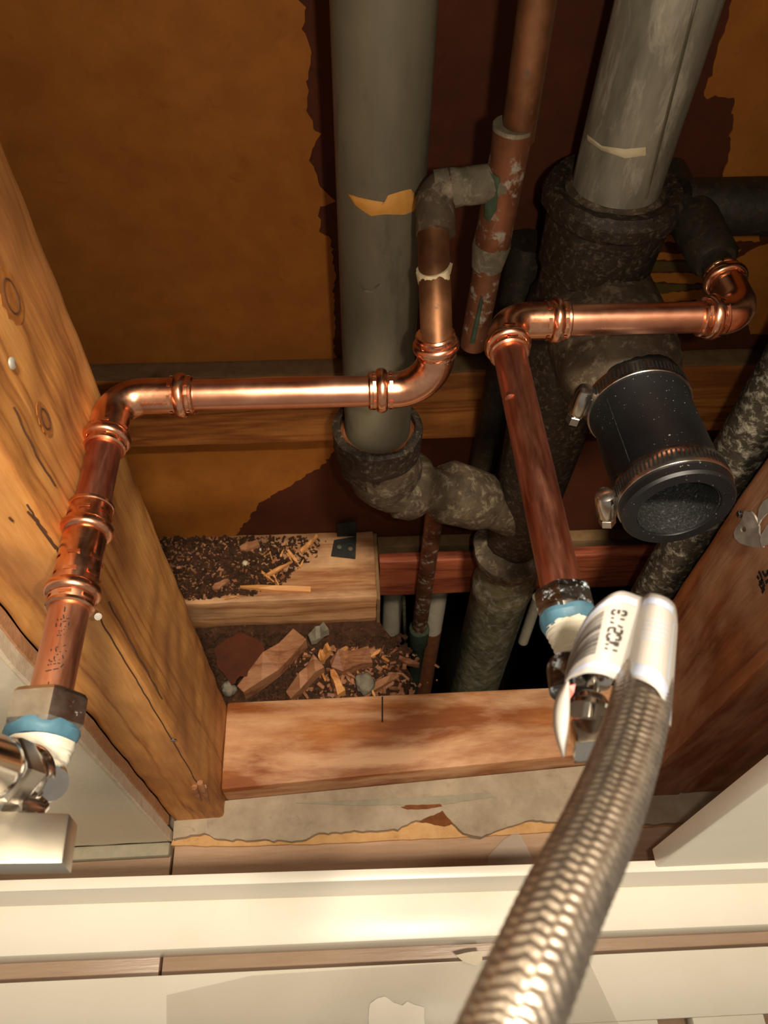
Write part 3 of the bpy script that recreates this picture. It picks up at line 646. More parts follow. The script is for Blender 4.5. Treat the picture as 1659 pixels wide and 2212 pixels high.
# a raised seam line
cyl_patch('seam', [(1500, 0), (1508, 0)], [(1392, 430), (1398, 430)], XT, YTK, SR, M['galv'], vp, n=2, sub=20)
sk = thing('drain_stack', 'black cast iron drain stack with hub, tee and lower offset below the weathered pipe', 'pipe fitting', (XT, YTK, .05))
HB = .0415
lathe('hub', (XT, YTK, zs + .010), (0, 0, -1), [(0, SR + .006), (-.001, HB - .004), (.004, HB), (.012, HB), (.016, HB - .004), (.05, HB - .006), (.062, HB - .011), (.03, SR - .001), (.006, SR + .001)], M['iron'], sk, jit=.0018, closed=True, seg=60)
lathe('lead_joint', (XT, YTK, zs + .004), (0, 0, 1), [(-.004, SR + .009), (0, SR + .008), (.003, SR + .004), (.006, SR + .0005)], M['iron_d'], sk, jit=.0014)
zj = PY(1110, 1165, YTK).z
lathe('barrel', (XT, YTK, zs - .035), (0, 0, -1), [(0, .033), (.03, .033), (.04, .037), (.075, .039), (.11, .038), (.13, .034), (.16, .032), (zs - .035 - zj, .0275)], M['iron'], sk, jit=.002, seg=56)
XC = .1705; zc0, zc1 = .433, .4385; yc_b, yc_f = PX(1372, 838, XC).y, PX(1468, 1100, XC).y
lathe('tee_branch', (XC - .002, YTK, .430), (0, -1, 0.02), [(0, .037), (.04, .0375), (.07, .0365), (.082, .0345), (.088, .031), (YTK - yc_b + .012, .026)], M['iron_d'], sk, jit=.0016, seg=56)
lathe('flange', (XT - .003, YTK - .004, zj - .002), (.25, .1, -1), [(-.004, .026), (-.002, .0385), (.004, .0405), (.011, .039), (.013, .027)], M['iron_d'], sk, jit=.0014, seg=48)
lp = PY(1085, 1300, YTK)
setp(tube('stack_pipe', [(XT, YTK, zj - .01), (XT, YTK, zj - .07), (XT, YTK, zj - .075), (XT, YTK, zj - .095), (XT, YTK, zj - .1), (XT, YTK, -.3), (XT, YTK, -.88)], [.0305, .0305, .033, .033, .0315, .0315, .0315], M['iron_m'], None, jit=.0018, jf=60, seg=48), 'mottled greenish-grey stack pipe going down into the floor hole', 'pipe')
bpx = PY(1146, 560, .452)
setp(tube('black_conduit', [(bpx.x - .003, .452, .20), (bpx.x - .003, .452, PY(1150, 520, .452).z)], .0145, M['iron_b'], None, jit=.001), 'dark pipe standing behind the drain stack on its left', 'pipe')
# galvanized branch at the far right that the dark stub enters
ztb = ZR1
gb = PZ(1600, 455, ztb)
bt = thing('branch_pipe', 'dark horizontal pipe at the far right joining the old stub', 'pipe', (gb.x, gb.y, ztb))
tube('tube', seg_pts((xe - .005, min(gb.y + .004, .462), ztb), (.6, min(gb.y + .004, .462), ztb), 20), .0165, M['iron_b'], bt, jit=.001, seg=36)
tube('socket', [(xe, min(gb.y, .462) - .05, ztb), (xe, min(gb.y, .462) - .046, ztb), (xe, min(gb.y, .462) - .01, ztb), (xe, min(gb.y, .462), ztb)], [.0105, .0128, .0138, .013], M['iron_b'], bt, jit=.0006)

# scaly pipe beside the right stud
qa, qb = PY(1646, 900, .335), PY(1425, 1262, .335)
xq = PY(1540, 1072, .327).x; 
setp(tube('scaly_pipe', seg_pts((xq, .327, -.3), (xq, .327, 1.38), 50), .0185, M['iron_p'], None, jit=.0009, seg=40), 'scaly black and white pipe standing against the right stud', 'pipe')

# ================================================================= rubber coupling with two clamps
rc = thing('rubber_coupling', 'black rubber coupling with two steel clamps, open end facing out', 'coupling', (XC, .27, .40))
c0 = Vector((XC, yc_b, zc0)); c1 = Vector((XC, yc_f, zc1)); ca = (c1 - c0).normalized(); LN = (c1 - c0).length
RO, RI = .0280, .0212
lathe('sleeve', c0, ca, [(-.004, .0255), (-.003, RO + .0008), (.002, RO + .001), (.0165, RO + .001), (.018, RO), (LN - .021, RO), (LN - .0195, RO + .001), (LN - .0015, RO + .0012), (LN, RO), (LN, RI + .0004), (LN - .0008, RI), (.02, RI), (.015, RI - .002), (-.004, RI - .002)], M['rubber'], rc, closed=True, seg=72)
lathe('bore_lining', c0, ca, [(.012, RI - .0012), (.02, RI - .0002), (LN - .001, RI - .0002), (LN - .001, RI - .0006), (.02, RI - .0008), (.012, RI - .002)], M['rubber_in'], rc, closed=True, seg=60)
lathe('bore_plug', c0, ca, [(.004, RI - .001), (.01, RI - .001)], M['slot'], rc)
e1 = (CAM - c0).cross(ca).normalized(); e2 = ca.cross(e1)
def around(a, r, t): return c0 + ca * t + (e1 * math.cos(a) + e2 * math.sin(a)) * r
# angle that points at image right / up
def img(p):
    v = p - CAM; x = v.dot(right); y = -v.dot(upv); z = -v.dot(back); return (CX + FPX * x / z, CY + FPX * y / z)
def best_angle(tx, ty, t, r):
    return min((2 * math.pi * k / 720 for k in range(720)), key=lambda a: (img(around(a, r, t))[0] - tx) ** 2 + (img(around(a, r, t))[1] - ty) ** 2)
seam = best_angle(1335, 920, LN * .45, RO); V = []; F = []
for i in range(9):
    t = .02 + (LN - .042) * i / 8
    for d in (-.012, .012): V.append(around(seam + d, RO + .0003, t))
for i in range(8): F.append((2*i, 2*i+1, 2*i+3, 2*i+2))
obj('mould_seam', V, F, M['rubber_in'], rc)
def clamp(t0, wd, aim, nm):
    cl_ = lathe(nm, c0, ca, [(t0, RO + .0011), (t0, RO + .0019), (t0 + wd * .04, RO + .0022), (t0 + wd * .96, RO + .0022), (t0 + wd, RO + .0019), (t0 + wd, RO + .0011)], M['steel'], rc, closed=True, seg=80)
    ah = best_angle(*aim, t0 + wd / 2, RO + .006)
    sgn = 1 if best_angle(aim[0] + 60, aim[1] - 50, t0 + wd / 2, RO) > ah else -1
    for k in range(44):                                 # slots in the band
        a = ah + sgn * (.30 + k * .078)
        V = [around(a + s * .018 + q * .012, RO + .00235, t0 + wd * h) for s, h, q in ((-1, .22, -1), (1, .22, -1), (1, .78, 1), (-1, .78, 1))]
        obj('band_slot', V, [(0, 1, 2, 3)], M['slot'], cl_, smooth=False)
    ctr = around(ah, RO + .0062, t0 + wd / 2); rad = (ctr - (c0 + ca * (t0 + wd / 2))).normalized(); tan = ca.cross(rad) * -sgn
    tan = -tan if (around(ah + sgn * .3, RO, t0) - around(ah, RO, t0)).dot(tan) < 0 else tan       # towards the slots
    hs = lathe('screw_housing', ctr + tan * .0075, -tan, [(-.003, .003), (-.002, .005), (.001, .0058), (.014, .0058), (.0155, .0052), (.0157, .002)], M['steel'], cl_, seg=24)
    bl = [ctr + tan * s * .0062 + ca * u * .0056 - rad * .0035 for s, u in ((1, 1), (1, -1), (-1, -1), (-1, 1))]
    slab('saddle', bl, rad * .0035, M['steel'], cl_, bev=.0006)
    lathe('screw_neck', ctr - tan * .0078, -tan, [(0, .0032), (.0026, .0032)], M['steel'], cl_, seg=16)
    lathe('screw_head', ctr - tan * .0102, -tan, [(0, .0042), (.0004, .0047), (.0056, .0047), (.006, .004)], M['steel'], cl_, seg=6, ang=20)
    o = ctr - tan * .0163; slab('driver_slot', [o - rad * .0036 - ca * .0005, o + rad * .0036 - ca * .0005, o + rad * .0036 + ca * .0005, o - rad * .0036 + ca * .0005], -tan * .0003, M['slot'], cl_)
clamp(.0045, .0105, (1268, 872), 'hose_clamp')
clamp(LN - .0185, .0115, (1325, 1090), 'hose_clamp')

# ================================================================= stop valves and hose
def hexnut(name, o, ax, L_, r, mat, parent, rot=0):
    o = Vector(o); ax = Vector(ax).normalized(); n = ax.orthogonal().normalized(); n.rotate(Matrix.Rotation(rot, 3, ax)); b = ax.cross(n); V = []; F = []
    S = 36; prof = [(0, .82, 1), (.0016, 1.0, .35), (.003, 1, 0), (L_ - .003, 1, 0), (L_ - .0016, 1.0, .35), (L_, .82, 1)]
    for t, rr_, c in prof:
        for k in range(S):
            a = 2 * math.pi * k / S; hx = math.cos(math.pi / 6) / math.cos((a % (math.pi / 3)) - math.pi / 6)
            q = min(hx, .955 + .05 * (1 - c)) * (1 if c < 1 else .95); V.append(o + ax * t + (n * math.cos(a) + b * math.sin(a)) * r * q)
    for i in range(len(prof) - 1):
        for k in range(S): k2 = (k + 1) % S; F.append((i * S + k, i * S + k2, (i + 1) * S + k2, (i + 1) * S + k))
    F.append(tuple(range(S))); F.append(tuple(range((len(prof) - 1) * S, len(prof) * S)))
    return obj(name, V, F, mat, parent, ang=18)
FW = -Vector((back.x, back.y, back.z))
# --- left valve
lv = thing('stop_valve', 'chrome stop valve with a blue sealed nut at the left edge of the picture', 'valve', (XS, .09, .45))
hexnut('compression_nut', (XS, yn, ZL1), (0, -1, 0), onS(112, 1508) - onS(92, 1578), .0152, M['chrome_d'], lv, rot=.35)
y1 = onS(92, 1578)
lathe('sealant_ring', (XS, y1 + .001, ZL1), (0, -1, 0), [(0, .0132), (.002, .0136), (.004, .013), (.0055, .0118)], M['blue'], lv, jit=.0008, jf=160)
lathe('thread_tape', (XS, y1 - .005, ZL1), (0, -1, 0), [(0, .0124)] + [(i * .0012 + .0006, .0122 - i * .00022 + (.0004 if i % 2 else 0)) for i in range(12)] + [(.0155, .008)], M['tape'], lv, jit=.0005, jf=200)
bc = PD(98, 1688, .262)
yb0 = y1 - .017
tube('body', [(XS, y1 - .012, ZL1), Vector((XS, yb0, ZL1)), bc.lerp(Vector((XS, yb0, ZL1)), .4), bc, bc - (Vector((XS, yb0, ZL1)) - bc).normalized() * .007], [.0088, .0085, .0082, .0078, .0056], M['chrome'], lv, seg=36)
ox = PD(38, 1676, .252); od = (PD(-80, 1636, .214) - ox).normalized()
lathe('outlet_flange', ox + od * -.006, od, [(0, .007), (.001, .0108), (.003, .0114), (.0042, .0108), (.005, .0098), (.011, .0098)], M['chrome'], lv)
hexnut('hose_nut', ox + od * .004, od, .016, .0112, M['chrome_d'], lv, rot=.2)
lathe('hose_collar', ox + od * .02, od, [(0, .0085), (.002, .0098), (.006, .0098), (.03, .0085)], M['chrome'], lv)
_e = ox + od * .045; tube('supply_tube', fillet([_e, _e + od * .05, Vector((-.36, .02, .72)), Vector((-.38, 0, .83))], .04, 12), .0068, M['hose'], lv)
# handle: a thick square-cut lever held by a hex cap
hc = PD(60, 1768, .245)
k0 = PD(88, 1738, .252)
tube('stem', [k0, hc], .0032, M['chrome'], lv, seg=20)
hd = (PD(56, 1800, .240) - PD(62, 1752, .247)).normalized()
hexnut('cap_nut', PD(52, 1752, .246), hd, .0058, .0075, M['chrome'], lv, rot=.5)
lathe('washer', PD(48, 1786, .2425), hd, [(0, .007), (.0003, .0082), (.0014, .0082), (.0016, .0075)], M['chrome'], lv)
hq = [PD(x, y, d) for x, y, d in ((-260, 1742, .232), (150, 1756, .240), (134, 1864, .228), (-260, 1868, .220))]
nn = (hq[1] - hq[0]).cross(hq[2] - hq[1]).normalized(); nn = nn if nn.dot(FW) > 0 else -nn
slab('lever', hq, nn * .0075 + right * .0022, M['chrome_satin'], lv, bev=.0007)

# --- right valve
rv = thing('stop_valve', 'smeared dark chrome stop valve half hidden by the hose label', 'valve', (XR, .1, .48))
def onR(px, py): return PX(px, py, XR).y
y2 = onR(1215, 1362)
hexnut('compression_nut', (XR, onR(1207, 1298), ZR1), (0, -1, 0), onR(1207, 1298) - y2, .0118, M['chrome_stain'], rv, rot=.1)
lathe('sealant_ring', (XR, y2 + .001, ZR1), (0, -1, 0), [(0, .0108), (.002, .0112), (.0042, .0104), (.006, .0096)], M['blue'], rv, jit=.0009, jf=160)
lathe('thread_tape', (XR, y2 - .003, ZR1), (0, -1, 0), [(0, .0098)] + [(i * .001 + .0005, .0096 - i * .00025 + (.0004 if i % 2 else 0)) for i in range(13)] + [(.0145, .006)], M['tape'], rv, jit=.0004, jf=200)
yv = y2 - .014
bq = [Vector((XR, yv + .002, ZR1)), Vector((XR, yv - .006, ZR1)), PD(1226, 1452, .238), PD(1222, 1500, .232)]
tube('body', bq, [.0062, .0068, .0066, .005], M['chrome_stain'], rv, seg=32)
ks = [PD(1284, 1462, .226), PD(1280, 1500, .222), PD(1274, 1530, .219), PD(1268, 1590, .212)]
kd = (ks[2] - ks[0]).normalized()
lathe('bonnet', ks[0] - kd * .004, kd, [(0, .006), (.001, .0058), (.004, .0056), (.005, .0052), (.006, .005), (.0065, .0035)], M['chrome'], rv)
tube('link', [bq[2], ks[0]], .005, M['chrome_stain'], rv, seg=20)
lathe('stem_gap_fill', PD(1262, 1497, .224), kd, [(0, .0038), (.0035, .0038)], M['black'], rv, seg=16)  # black cylinder filling the gap at the stem
tube('stem', [ks[0], ks[2] + kd * .004], .0019, M['chrome'], rv, seg=16)
lathe('handle_collar', ks[2] - kd * .0035, kd, [(0, .0044), (.0012, .0052), (.003, .0058), (.0036, .0064), (.005, .0064)], M['chrome'], rv)
hq = [PD(x, y, d) for x, y, d in ((1232, 1548, .212), (1338, 1540, .212), (1322, 1598, .203), (1243, 1604, .203))]
nn = (hq[1] - hq[0]).cross(hq[2] - hq[1]).normalized(); nn = nn if nn.dot(FW) > 0 else -nn
slab('handle', hq, nn * .008, M['chrome'], rv, bev=.0012)
hq2 = [PD(x, y, d) for x, y, d in ((1243, 1603, .203), (1322, 1598, .203), (1318, 1618, .206), (1238, 1622, .206))]
slab('handle_tip', hq2, nn * .005, M['chrome'], rv, bev=.0006)
slab('red_indicator', [PD(1228, 1482, .2195), PD(1243, 1478, .2195), PD(1240, 1496, .219), PD(1230, 1512, .219)], FW * .0012, M['red'], rv)

# --- braided hose
hp = [PD(x, y, d) for x, y, d in ((1398, 1330, .245), (1396, 1410, .222), (1385, 1510, .190), (1347, 1650, .168), (1288, 1800, .1475), (1216, 1950, .132), (1148, 2110, .1206), (1092, 2240, .114))]
hp += [PD(1030, 2390, .107), PD(950, 2620, .1), PD(850, 2950, .1)]
def catmull(P, n):
    out = []
    for i in range(len(P) - 1):
        a = P[max(i-1, 0)]; b = P[i]; c = P[i+1]; d = P[min(i+2, len(P)-1)]
        for k in range(n):
            t = k / n; out.append(.5 * ((2*b) + (c-a)*t + (2*a-5*b+4*c-d)*t*t + (3*b-a-3*c+d)*t**3))
    out.append(P[-1]); return out
cen = catmull(hp, 40); acc = [0]
for i in range(1, len(cen)): acc.append(acc[-1] + (cen[i] - cen[i-1]).length)
step = .00045; N = int(acc[-1] / step); path = []; j = 0
for i in range(N):
    s = i * step
    while acc[j+1] < s: j += 1
    path.append(cen[j].lerp(cen[j+1], (s - acc[j]) / (acc[j+1] - acc[j])))
fr = frames(path); SEG = 96; V = []; F = []; HO = .0072; NS = 8
for i, p in enumerate(path):
    t, n, b = fr[i]; s = i * step
    for k in range(SEG):
        u = k / SEG; ph = s / .0170
        A = (NS * (u + ph)) % 1 - .5; B = (NS * (u - ph)) % 1 - .5     # two families of flat strands
        over = math.sin(math.pi * NS * (u + ph) ) * math.sin(math.pi * NS * (u - ph))
        hA = 1 - (2 * abs(A)) ** 2.5; hB = 1 - (2 * abs(B)) ** 2.5
        w_ = .5 + .5 * math.cos(2 * math.pi * NS * u); h = hA * w_ + hB * (1 - w_)
        V.append(p + (n * math.cos(2 * math.pi * u) + b * math.sin(2 * math.pi * u)) * (HO - .0005 + .0007 * h))
for i in range(len(path) - 1):
    for k in range(SEG): k2 = (k + 1) % SEG; F.append((i * SEG + k, i * SEG + k2, (i + 1) * SEG + k2, (i + 1) * SEG + k))
hs = thing('supply_hose', 'braided stainless supply hose running towards the viewer from the right valve', 'hose', path[0])
obj('braid', V, F, M['hose'], hs, ang=180)
tube('ferrule', [path[0] - fr[0][0] * .006, path[0], path[int(.02 / step)]], [.0062, .0076, .0076], M['chrome'], hs)

# --- folded label round the hose
T = [(1222, 1450, .214), (1236, 1400, .213), (1263, 1338, .211), (1300, 1297, .2085), (1341, 1277, .2085), (1384, 1289, .214), (1390, 1290, .214), (1404, 1282, .208), (1428, 1286, .2045), (1450, 1298, .207), (1461, 1316, .214), (1465, 1350, .222)]
B = [(1219, 1478, .203), (1228, 1466, .201), (1246, 1459, .198), (1268, 1453, .195), (1302, 1456, .193), (1340, 1472, .196), (1349, 1470, .196), (1366, 1463, .186), (1395, 1472, .181), (1420, 1488, .1795), (1440, 1525, .182), (1449, 1570, .190)]
TP = catmull([PD(*q) for q in T], 6); BP = catmull([PD(*q) for q in B], 6)
lb = thing('hose_label', 'white folded barcode label wrapped round the hose at the right valve', 'label', BP[len(BP) // 2])
def surf(u, v, off=0):
    def at(P, s):
        s = max(0, min(.9999, s)) * (len(P) - 1); i = int(s); return P[i].lerp(P[i+1], s - i)
    p = at(TP, u).lerp(at(BP, u), v)
    return p - (p - CAM).normalized() * off
nu, nv = len(TP) - 1, 10
V = [surf(i / nu, j / nv) for i in range(nu + 1) for j in range(nv + 1)]
F = [(i * (nv+1) + j, i * (nv+1) + j + 1, (i+1) * (nv+1) + j + 1, (i+1) * (nv+1) + j) for i in range(nu) for j in range(nv)]
lab = obj('sheet', V, F, M['label'], lb, ang=180)
sm = lab.modifiers.new('thick', 'SOLIDIFY'); sm.thickness = .0003; sm.offset = -1
def patch(name, u0, u1, v0, v1, mat, skew=0, n=10):
    V = []; F = []
    for i in range(n + 1):
        for j in range(3):
            v = v0 + (v1 - v0) * j / 2; V.append(surf(u0 + (u1 - u0) * i / n, v + skew * (i / n), .0005))
    for i in range(n):
        for j in range(2): a = i * 3 + j; F.append((a, a+1, a+4, a+3))
    return obj(name, V, F, mat, lb, ang=180)
patch('blue_border', .0, .44, .05, .13, M['label_blue']); patch('blue_border', .57, .86, .05, .13, M['label_blue'])
patch('blue_border', .0, .44, .86, .93, M['label_blue']); patch('blue_border', .60, .99, .84, .97, M['label_blue'])
patch('blue_border', .885, .9, .18, .8, M['label_blue'])
rnd = random.Random(5); v = .20
while v < .74:
    h = rnd.choice((.008, .014, .02, .028)); patch('barcode_bar', .03, .30, v, v + h, M['label_print'], 0, 8); v += h + rnd.choice((.008, .013, .02))
# number column: characters 1 W 0 2 / 1 8 read along the label
def strokes(chars, u0, u1, v0, v1):
    G5 = {'1': [((.5, 0), (.5, 1))], 'W': [((0, 0), (.25, 1)), ((.25, 1), (.5, .3)), ((.5, .3), (.75, 1)), ((.75, 1), (1, 0))], '0': [((0, 0), (1, 0)), ((1, 0), (1, 1)), ((1, 1), (0, 1)), ((0, 1), (0, 0))],
          '2': [((0, 0), (1, 0)), ((1, 0), (1, .5)), ((1, .5), (0, .5)), ((0, .5), (0, 1)), ((0, 1), (1, 1))], '/': [((1, 0), (0, 1))], '8': [((0, 0), (1, 0)), ((1, 0), (1, 1)), ((1, 1), (0, 1)), ((0, 1), (0, 0)), ((0, .5), (1, .5))]}
    V = []; F = []; n = len(chars)
    for i, ch in enumerate(chars):
        va = v1 - (v1 - v0) * (i + .12) / n; vb = v1 - (v1 - v0) * (i + .82) / n
        for a, b in G5[ch]:
            P = [(u0 + (u1 - u0) * (a[1] * (1 - q) + b[1] * q), va + (vb - va) * (a[0] * (1 - q) + b[0] * q)) for q in (0, 1)]
            du, dv_ = (P[1][0] - P[0][0]), (P[1][1] - P[0][1]); L2 = math.hypot(du * 2, dv_) or 1; nx, ny = -dv_ / L2 * .006, du * 2 / L2 * .012
            k = len(V); V += [surf(P[0][0] - nx, P[0][1] - ny, .0005), surf(P[0][0] + nx, P[0][1] + ny, .0005), surf(P[1][0] + nx, P[1][1] + ny, .0005), surf(P[1][0] - nx, P[1][1] - ny, .0005)]; F.append((k, k+1, k+2, k+3))
    return obj('printed_number', V, F, M['label_print'], lb, smooth=False)
strokes('1W02/18', .345, .405, .22, .74)
for k in range(5): patch('faint_print', .62, .83, .34 + k * .055, .35 + k * .055, M['label_blue'], -.06, 6)
# curled tail of the label
O = [(1219, 1476, .203), (1200, 1510, .2), (1194, 1548, .197), (1199, 1590, .195), (1215, 1637, .193)]
I = [(1230, 1470, .200), (1231, 1510, .196), (1230, 1550, .193), (1226, 1595, .192), (1221, 1630, .192)]
OP = catmull([PD(*q) for q in O], 5); IP = catmull([PD(*q) for q in I], 5); V = []; F = []
for o_, i_ in zip(OP, IP):
    for k in range(5): q = o_.lerp(i_, k / 4); V.append(q - (q - CAM).normalized() * .0022 * math.sin(math.pi * k / 4))
for i in range(len(OP) - 1):
    for k in range(4): a = i * 5 + k; F.append((a, a+1, a+6, a+5))
tl = obj('curled_tail', V, F, M['label'], lb, ang=180); sm = tl.modifiers.new('thick', 'SOLIDIFY'); sm.thickness = .0003

# ================================================================= metal strap on the right stud
ms2 = thing('pipe_strap', 'bent zinc strap with a screw hole on the right stud', 'strap', PX(1615, 1140, .257))
out = [(905, 380), (1030, 390), (1095, 460), (1150, 560), (1180, 660), (1180, 780), (1230, 900), (1260, 1040), (1150, 1050), (960, 1010), (820, 960), (740, 880), (720, 780), (750, 690), (820, 600), (880, 500)]
def sx(x, y, X): return PX(1500 + x * .1175, 1060 + y * .1175, X)
hole = [(850 + 50 + 52 * math.cos(-a * math.pi / 4), 715 + 52 * math.sin(-a * math.pi / 4)) for a in range(8)]
bm = bmesh.new(); Ov = [bm.verts.new(sx(x, y, .2555 - .004 * max(0, (620 - y) / 240))) for x, y in out]; Hv = [bm.verts.new(sx(x, y, .2555)) for x, y in hole]
eo = [bm.edges.new((Ov[i], Ov[(i+1) % len(Ov)])) for i in range(len(Ov))]; eh = [bm.edges.new((Hv[i], Hv[(i+1) % 8])) for i in range(8)]
bmesh.ops.triangle_fill(bm, use_beauty=True, edges=eo + eh); me = bpy.data.meshes.new('strap_plate'); bm.to_mesh(me); bm.free()
o = link('strap_plate', me, M['strap'], ms2); m_ = o.modifiers.new('t', 'SOLIDIFY'); m_.thickness = .0012
arm = [(1353, 150), (1290, 200), (1215, 330), (1190, 480), (1195, 640), (1250, 530), (1353, 420)]
slab('strap_arm', [sx(x, y, .250) for x, y in arm] + [sx(1500, 330, .250), sx(1500, 60, .250)], (-.001, 0, 0), M['strap'], ms2)
arm2 = [(1353, 640), (1260, 800), (1230, 900), (1265, 1030), (1353, 990), (1500, 930), (1500, 500)]
slab('strap_arm', [sx(x, y, .2535) for x, y in arm2], (-.001, 0, 0), M['strap'], ms2)
disc_on('screw_head', sx(850, 430, .2575), (-1, 0, 0), .0026, M['chrome_stain'], ms2, .002)

# ================================================================= debris
ZP = .0435
def chip(a, b, wd, h, mat, z0, z1=None, name='wood_splinter', lab=None, cat='splinter', group=None, taper=.35):
    p, q = PZ(*a, z0), PZ(*b, z1 if z1 is not None else z0); d = (q - p); n = Vector((-d.y, d.x, 0)).normalized()
    rs = random.Random(int(a[0] * 7 + a[1])); top = []; bot = []
    for i in range(5):
        f = i / 4; c = p.lerp(q, f); wv = wd * (1 - (1 - taper) * f) * (.75 + .5 * rs.random()) * (.45 if i == 0 else 1)
        top += [c - n * wv, c + n * wv]
    V = top + [v + Vector((0, 0, h * (.6 + .8 * rs.random()))) for v in top]; F = []
    for i in range(4):
        k = 2 * i; F += [(k, k+1, k+3, k+2), (k+10, k+12, k+13, k+11), (k, k+2, k+12, k+10), (k+1, k+11, k+13, k+3)]
    F += [(0, 10, 11, 1), (8, 9, 19, 18)]
    return setp(obj(name, V, F, mat, None, smooth=False), lab, cat, group)
chip((520, 1272), (672, 1277), .0032, .005, M['chip'], ZP, lab='long pale splinter lying along the rear plate', taper=.8)
chip((650, 1195), (685, 1160), .0035, .004, M['chip'], ZP, ZP + .006, lab='bright orange splinter pointing up towards the black clip')
chip((622, 1190), (650, 1228), .0024, .003, M['chip'], ZP + .003, ZP, lab='orange splinter crossing the middle of the sawdust heap')
chip((578, 1245), (630, 1215), .0024, .003, M['chip'], ZP + .003, ZP + .006, lab='orange splinter leaning on the crossing splinters')
GR_ = 'small splinters in the sawdust on the rear plate'
for a, b, wd in (((560, 1232), (592, 1258), .0017), ((584, 1230), (602, 1265), .0015), ((620, 1196), (632, 1216), .0014), ((648, 1228), (656, 1210), .0012), ((580, 1185), (590, 1215), .001), ((606, 1205), (612, 1190), .0012), ((485, 1295), (510, 1290), .0012), ((500, 1282), (515, 1293), .001)):
    chip(a, b, wd, .0018, M['chip'], ZP, ZP + .003, lab='thin small splinter in the sawdust on the rear plate', group=GR_)
chip((462, 1275), (495, 1255), .004, .004, M['chip_old'], ZP, lab='dull brown chip at the left of the rear plate', taper=.7)
chip((520, 1190), (560, 1178), .006, .006, M['chip_old'], ZP, lab='grey-brown lump at the back of the rear plate', taper=.8)
z0 = -.010
chip((525, 1505), (650, 1385), .011, .016, M['chip_old'], z0, .006, lab='large wood offcut leaning diagonally between the plates', taper=1.0, name='wood_offcut', cat='offcut')
chip((625, 1512), (690, 1440), .0085, .014, M['chip_old'], z0, .004, lab='second wood offcut lying diagonally right of the largest', taper=.9, name='wood_offcut', cat='offcut')
chip((690, 1430), (712, 1405), .006, .012, M['chip'], z0, .008, lab='short orange wood block above the second offcut', taper=.9, name='wood_offcut', cat='offcut')
chip((715, 1445), (800, 1425), .013, .014, M['chip_old'], z0, lab='broad flat wood flake right of the offcuts', taper=.9, name='wood_flake', cat='flake')
chip((718, 1455), (738, 1505), .004, .012, M['chip'], z0 + .006, z0, lab='narrow stick lying against the broad flake', taper=.9)
chip((862, 1425), (905, 1440), .004, .006, M['chip_old'], -.011, lab='splinter overhanging the left edge of the floor hole')
chip((800, 1495), (860, 1462), .005, .008, M['chip_old'], z0, lab='brown flake beside the grey stone near the hole')
chip((670, 1388), (705, 1360), .007, .010, M['stone'], 0, .012, lab='dusty grey lump on the end of the largest offcut', name='debris_lump', cat='lump', taper=.8)
rg = random.Random(3)
for i in range(34):
    x = rg.uniform(640, 870); y = rg.uniform(1395, 1500); a = rg.uniform(0, math.pi); l = rg.uniform(8, 30)
    chip((x, y), (x + l * math.cos(a), y + l * math.sin(a)), rg.uniform(.0008, .0028), .002, M[rg.choice(('chip', 'chip_old', 'chip_old'))], rg.uniform(-.011, -.002), rg.uniform(-.008, .004), lab='small wood shred in the rubbish between the plates', group='shreds between the plates')
def lump(name, c, r, mat, lab, cat, sc=(1, 1, .7), seed=0, amp=.35, group=None):
    bm = bmesh.new(); bmesh.ops.create_icosphere(bm, subdivisions=3, radius=1)
    for v in bm.verts:
        k = 1 + amp * noise.noise(v.co * 1.7 + Vector((seed, 0, 0))) + amp * .4 * noise.noise(v.co * 5 + Vector((seed, 0, 0)))
        v.co = Vector(c) + Vector((v.co.x * sc[0], v.co.y * sc[1], v.co.z * sc[2])) * r * k
    me = bpy.data.meshes.new(name); bm.to_mesh(me); bm.free(); me.shade_smooth(); return setp(link(name, me, mat), lab, cat, group)
pc = PZ(788, 1478, 0); lump('stone', (pc.x, pc.y, .002), .011, M['stone'], 'grey stone lying beside the floor hole', 'stone', seed=3)
pc = PZ(495, 1488, 0); lump('stone', (pc.x, pc.y, .001), .0085, M['stone'], 'small grey-green stone by the foot of the left stud', 'stone', seed=8, sc=(.9, .9, 1.2))
pc = PZ(530, 1218, ZP); lump('pebble', (pc.x, pc.y, ZP + .002), .0032, M['putty_w'], 'white pebble in the sawdust on the rear plate', 'pebble', seed=5, amp=.2)
pc = PZ(562, 1188, ZP); lump('pebble', (pc.x, pc.y, ZP + .001), .0022, M['putty_w'], 'tiny cream crumb near the back of the rear plate', 'pebble', seed=6, amp=.2)
# ragged brown board piece under the rear plate
bd = [(462, 1400), (490, 1380), (520, 1365), (555, 1380), (572, 1400), (570, 1440), (548, 1460), (520, 1462), (500, 1480), (488, 1462), (470, 1440)]
setp(slab('board_fragment', rag2(bd + [bd[0]], .0015, .004, .012, 12)[:-1], (0, .004, -.012), M['paper_dark'], None), 'ragged brown fibre board fragment between the plates at the left', 'fragment')
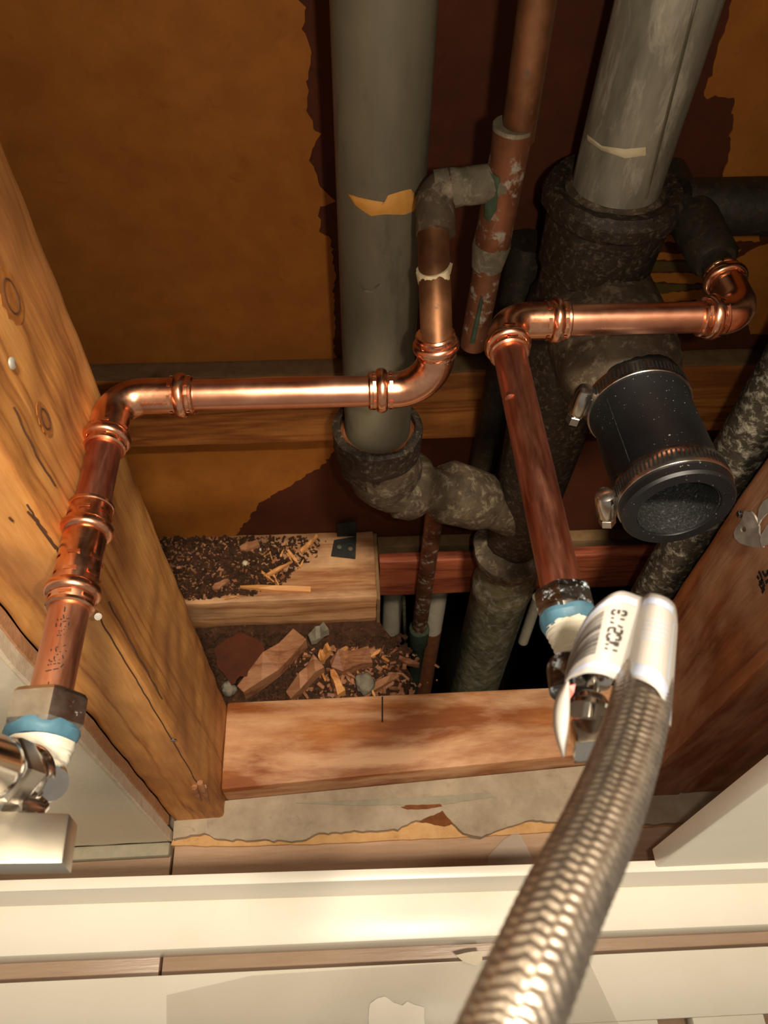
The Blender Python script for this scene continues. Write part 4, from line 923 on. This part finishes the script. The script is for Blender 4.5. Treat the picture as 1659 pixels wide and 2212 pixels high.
# sawdust: grains too many to count
def dust(name, poly_fn, n, mat, label, z, r0, r1, seed):
    rg = random.Random(seed); V = []; F = []
    for i in range(n):
        x, y, w_ = poly_fn(rg); p = PZ(x, y, z); r = rg.uniform(r0, r1) * w_; k = len(V); hh = rg.uniform(.6, 2.2) * r
        R = Matrix.Rotation(rg.uniform(0, 6.3), 3, 'Z') @ Matrix.Rotation(rg.uniform(-.8, .8), 3, 'X')
        s = Vector((rg.uniform(.5, 2.4), rg.uniform(.4, 1), rg.uniform(.3, .8)))
        for c in ((-1, -1, -1), (1, -1, -1), (1, 1, -1), (-1, 1, -1), (-1, -1, 1), (1, -1, 1), (1, 1, 1), (-1, 1, 1)):
            V.append(p + Vector((0, 0, hh * .5)) + R @ Vector((c[0] * s.x * r, c[1] * s.y * r, c[2] * s.z * r)))
        F += [(k+a, k+b, k+c, k+d) for a, b, c, d in ((0, 3, 2, 1), (4, 5, 6, 7), (0, 1, 5, 4), (1, 2, 6, 5), (2, 3, 7, 6), (3, 0, 4, 7))]
    return setp(obj(name, V, F, mat, None, smooth=False), label, 'sawdust', None, 'stuff')
def heap(rg):
    
    while 1:
        x = rg.gauss(500, 110); y = rg.uniform(1162, 1300)
        e = 1.0 if x < 500 else 1.0 - ((x - 500) / 215) ** 2
        if 300 < x < 712 and y < 1166 + 125 * max(0, e) + 14 * noise.noise(Vector((x, y, 0)) * .03) and rg.random() < .35 + .65 * e: return x, y, rg.uniform(.5, 1.3)
dust('sawdust', heap, 3200, M['dirt'], 'brown sawdust heaped on the rear plate', ZP, .0005, .0019, 1)
dust('pale_sawdust', heap, 260, M['chip_old'], 'pale wood crumbs in the sawdust on the rear plate', ZP + .001, .0005, .0014, 2)
def gapd(rg): return rg.uniform(430, 880), rg.uniform(1370, 1515), rg.uniform(.6, 1.4)
dust('rubble_dust', gapd, 1500, M['dirt'], 'brown crumbs covering the floor between the plates', -.0115, .0007, .0026, 4)
def gape(rg): return rg.gauss(780, 60), rg.uniform(1400, 1512), rg.uniform(.6, 1.4)
dust('pale_rubble', gape, 420, M['chip_old'], 'pale crumbs near the hole edge between the plates', -.010, .0006, .002, 6)
# black metal clip on the rear plate
ck = thing('metal_clip', 'black bent metal clip on the sawn end of the rear plate', 'clip', PZ(745, 1190, ZP))
q1 = [PZ(722, 1168, ZP + .006), PZ(770, 1160, ZP + .006), PZ(768, 1208, ZP + .002), PZ(715, 1202, ZP + .002)]
slab('foot', q1, (0, 0, .002), M['tarblack'], ck, bev=.0005)
slab('upright', [PY(728, 1168, .482), PY(770, 1160, .482), PY(770, 1128, .482), PY(728, 1132, .482)], (0, .002, 0), M['tarblack'], ck, bev=.0005)
for x, y in ((733, 1182), (757, 1186)): disc_on('rivet', PZ(x, y, ZP + .0082), (0, 0, 1), .0026, M['solder'], ck)
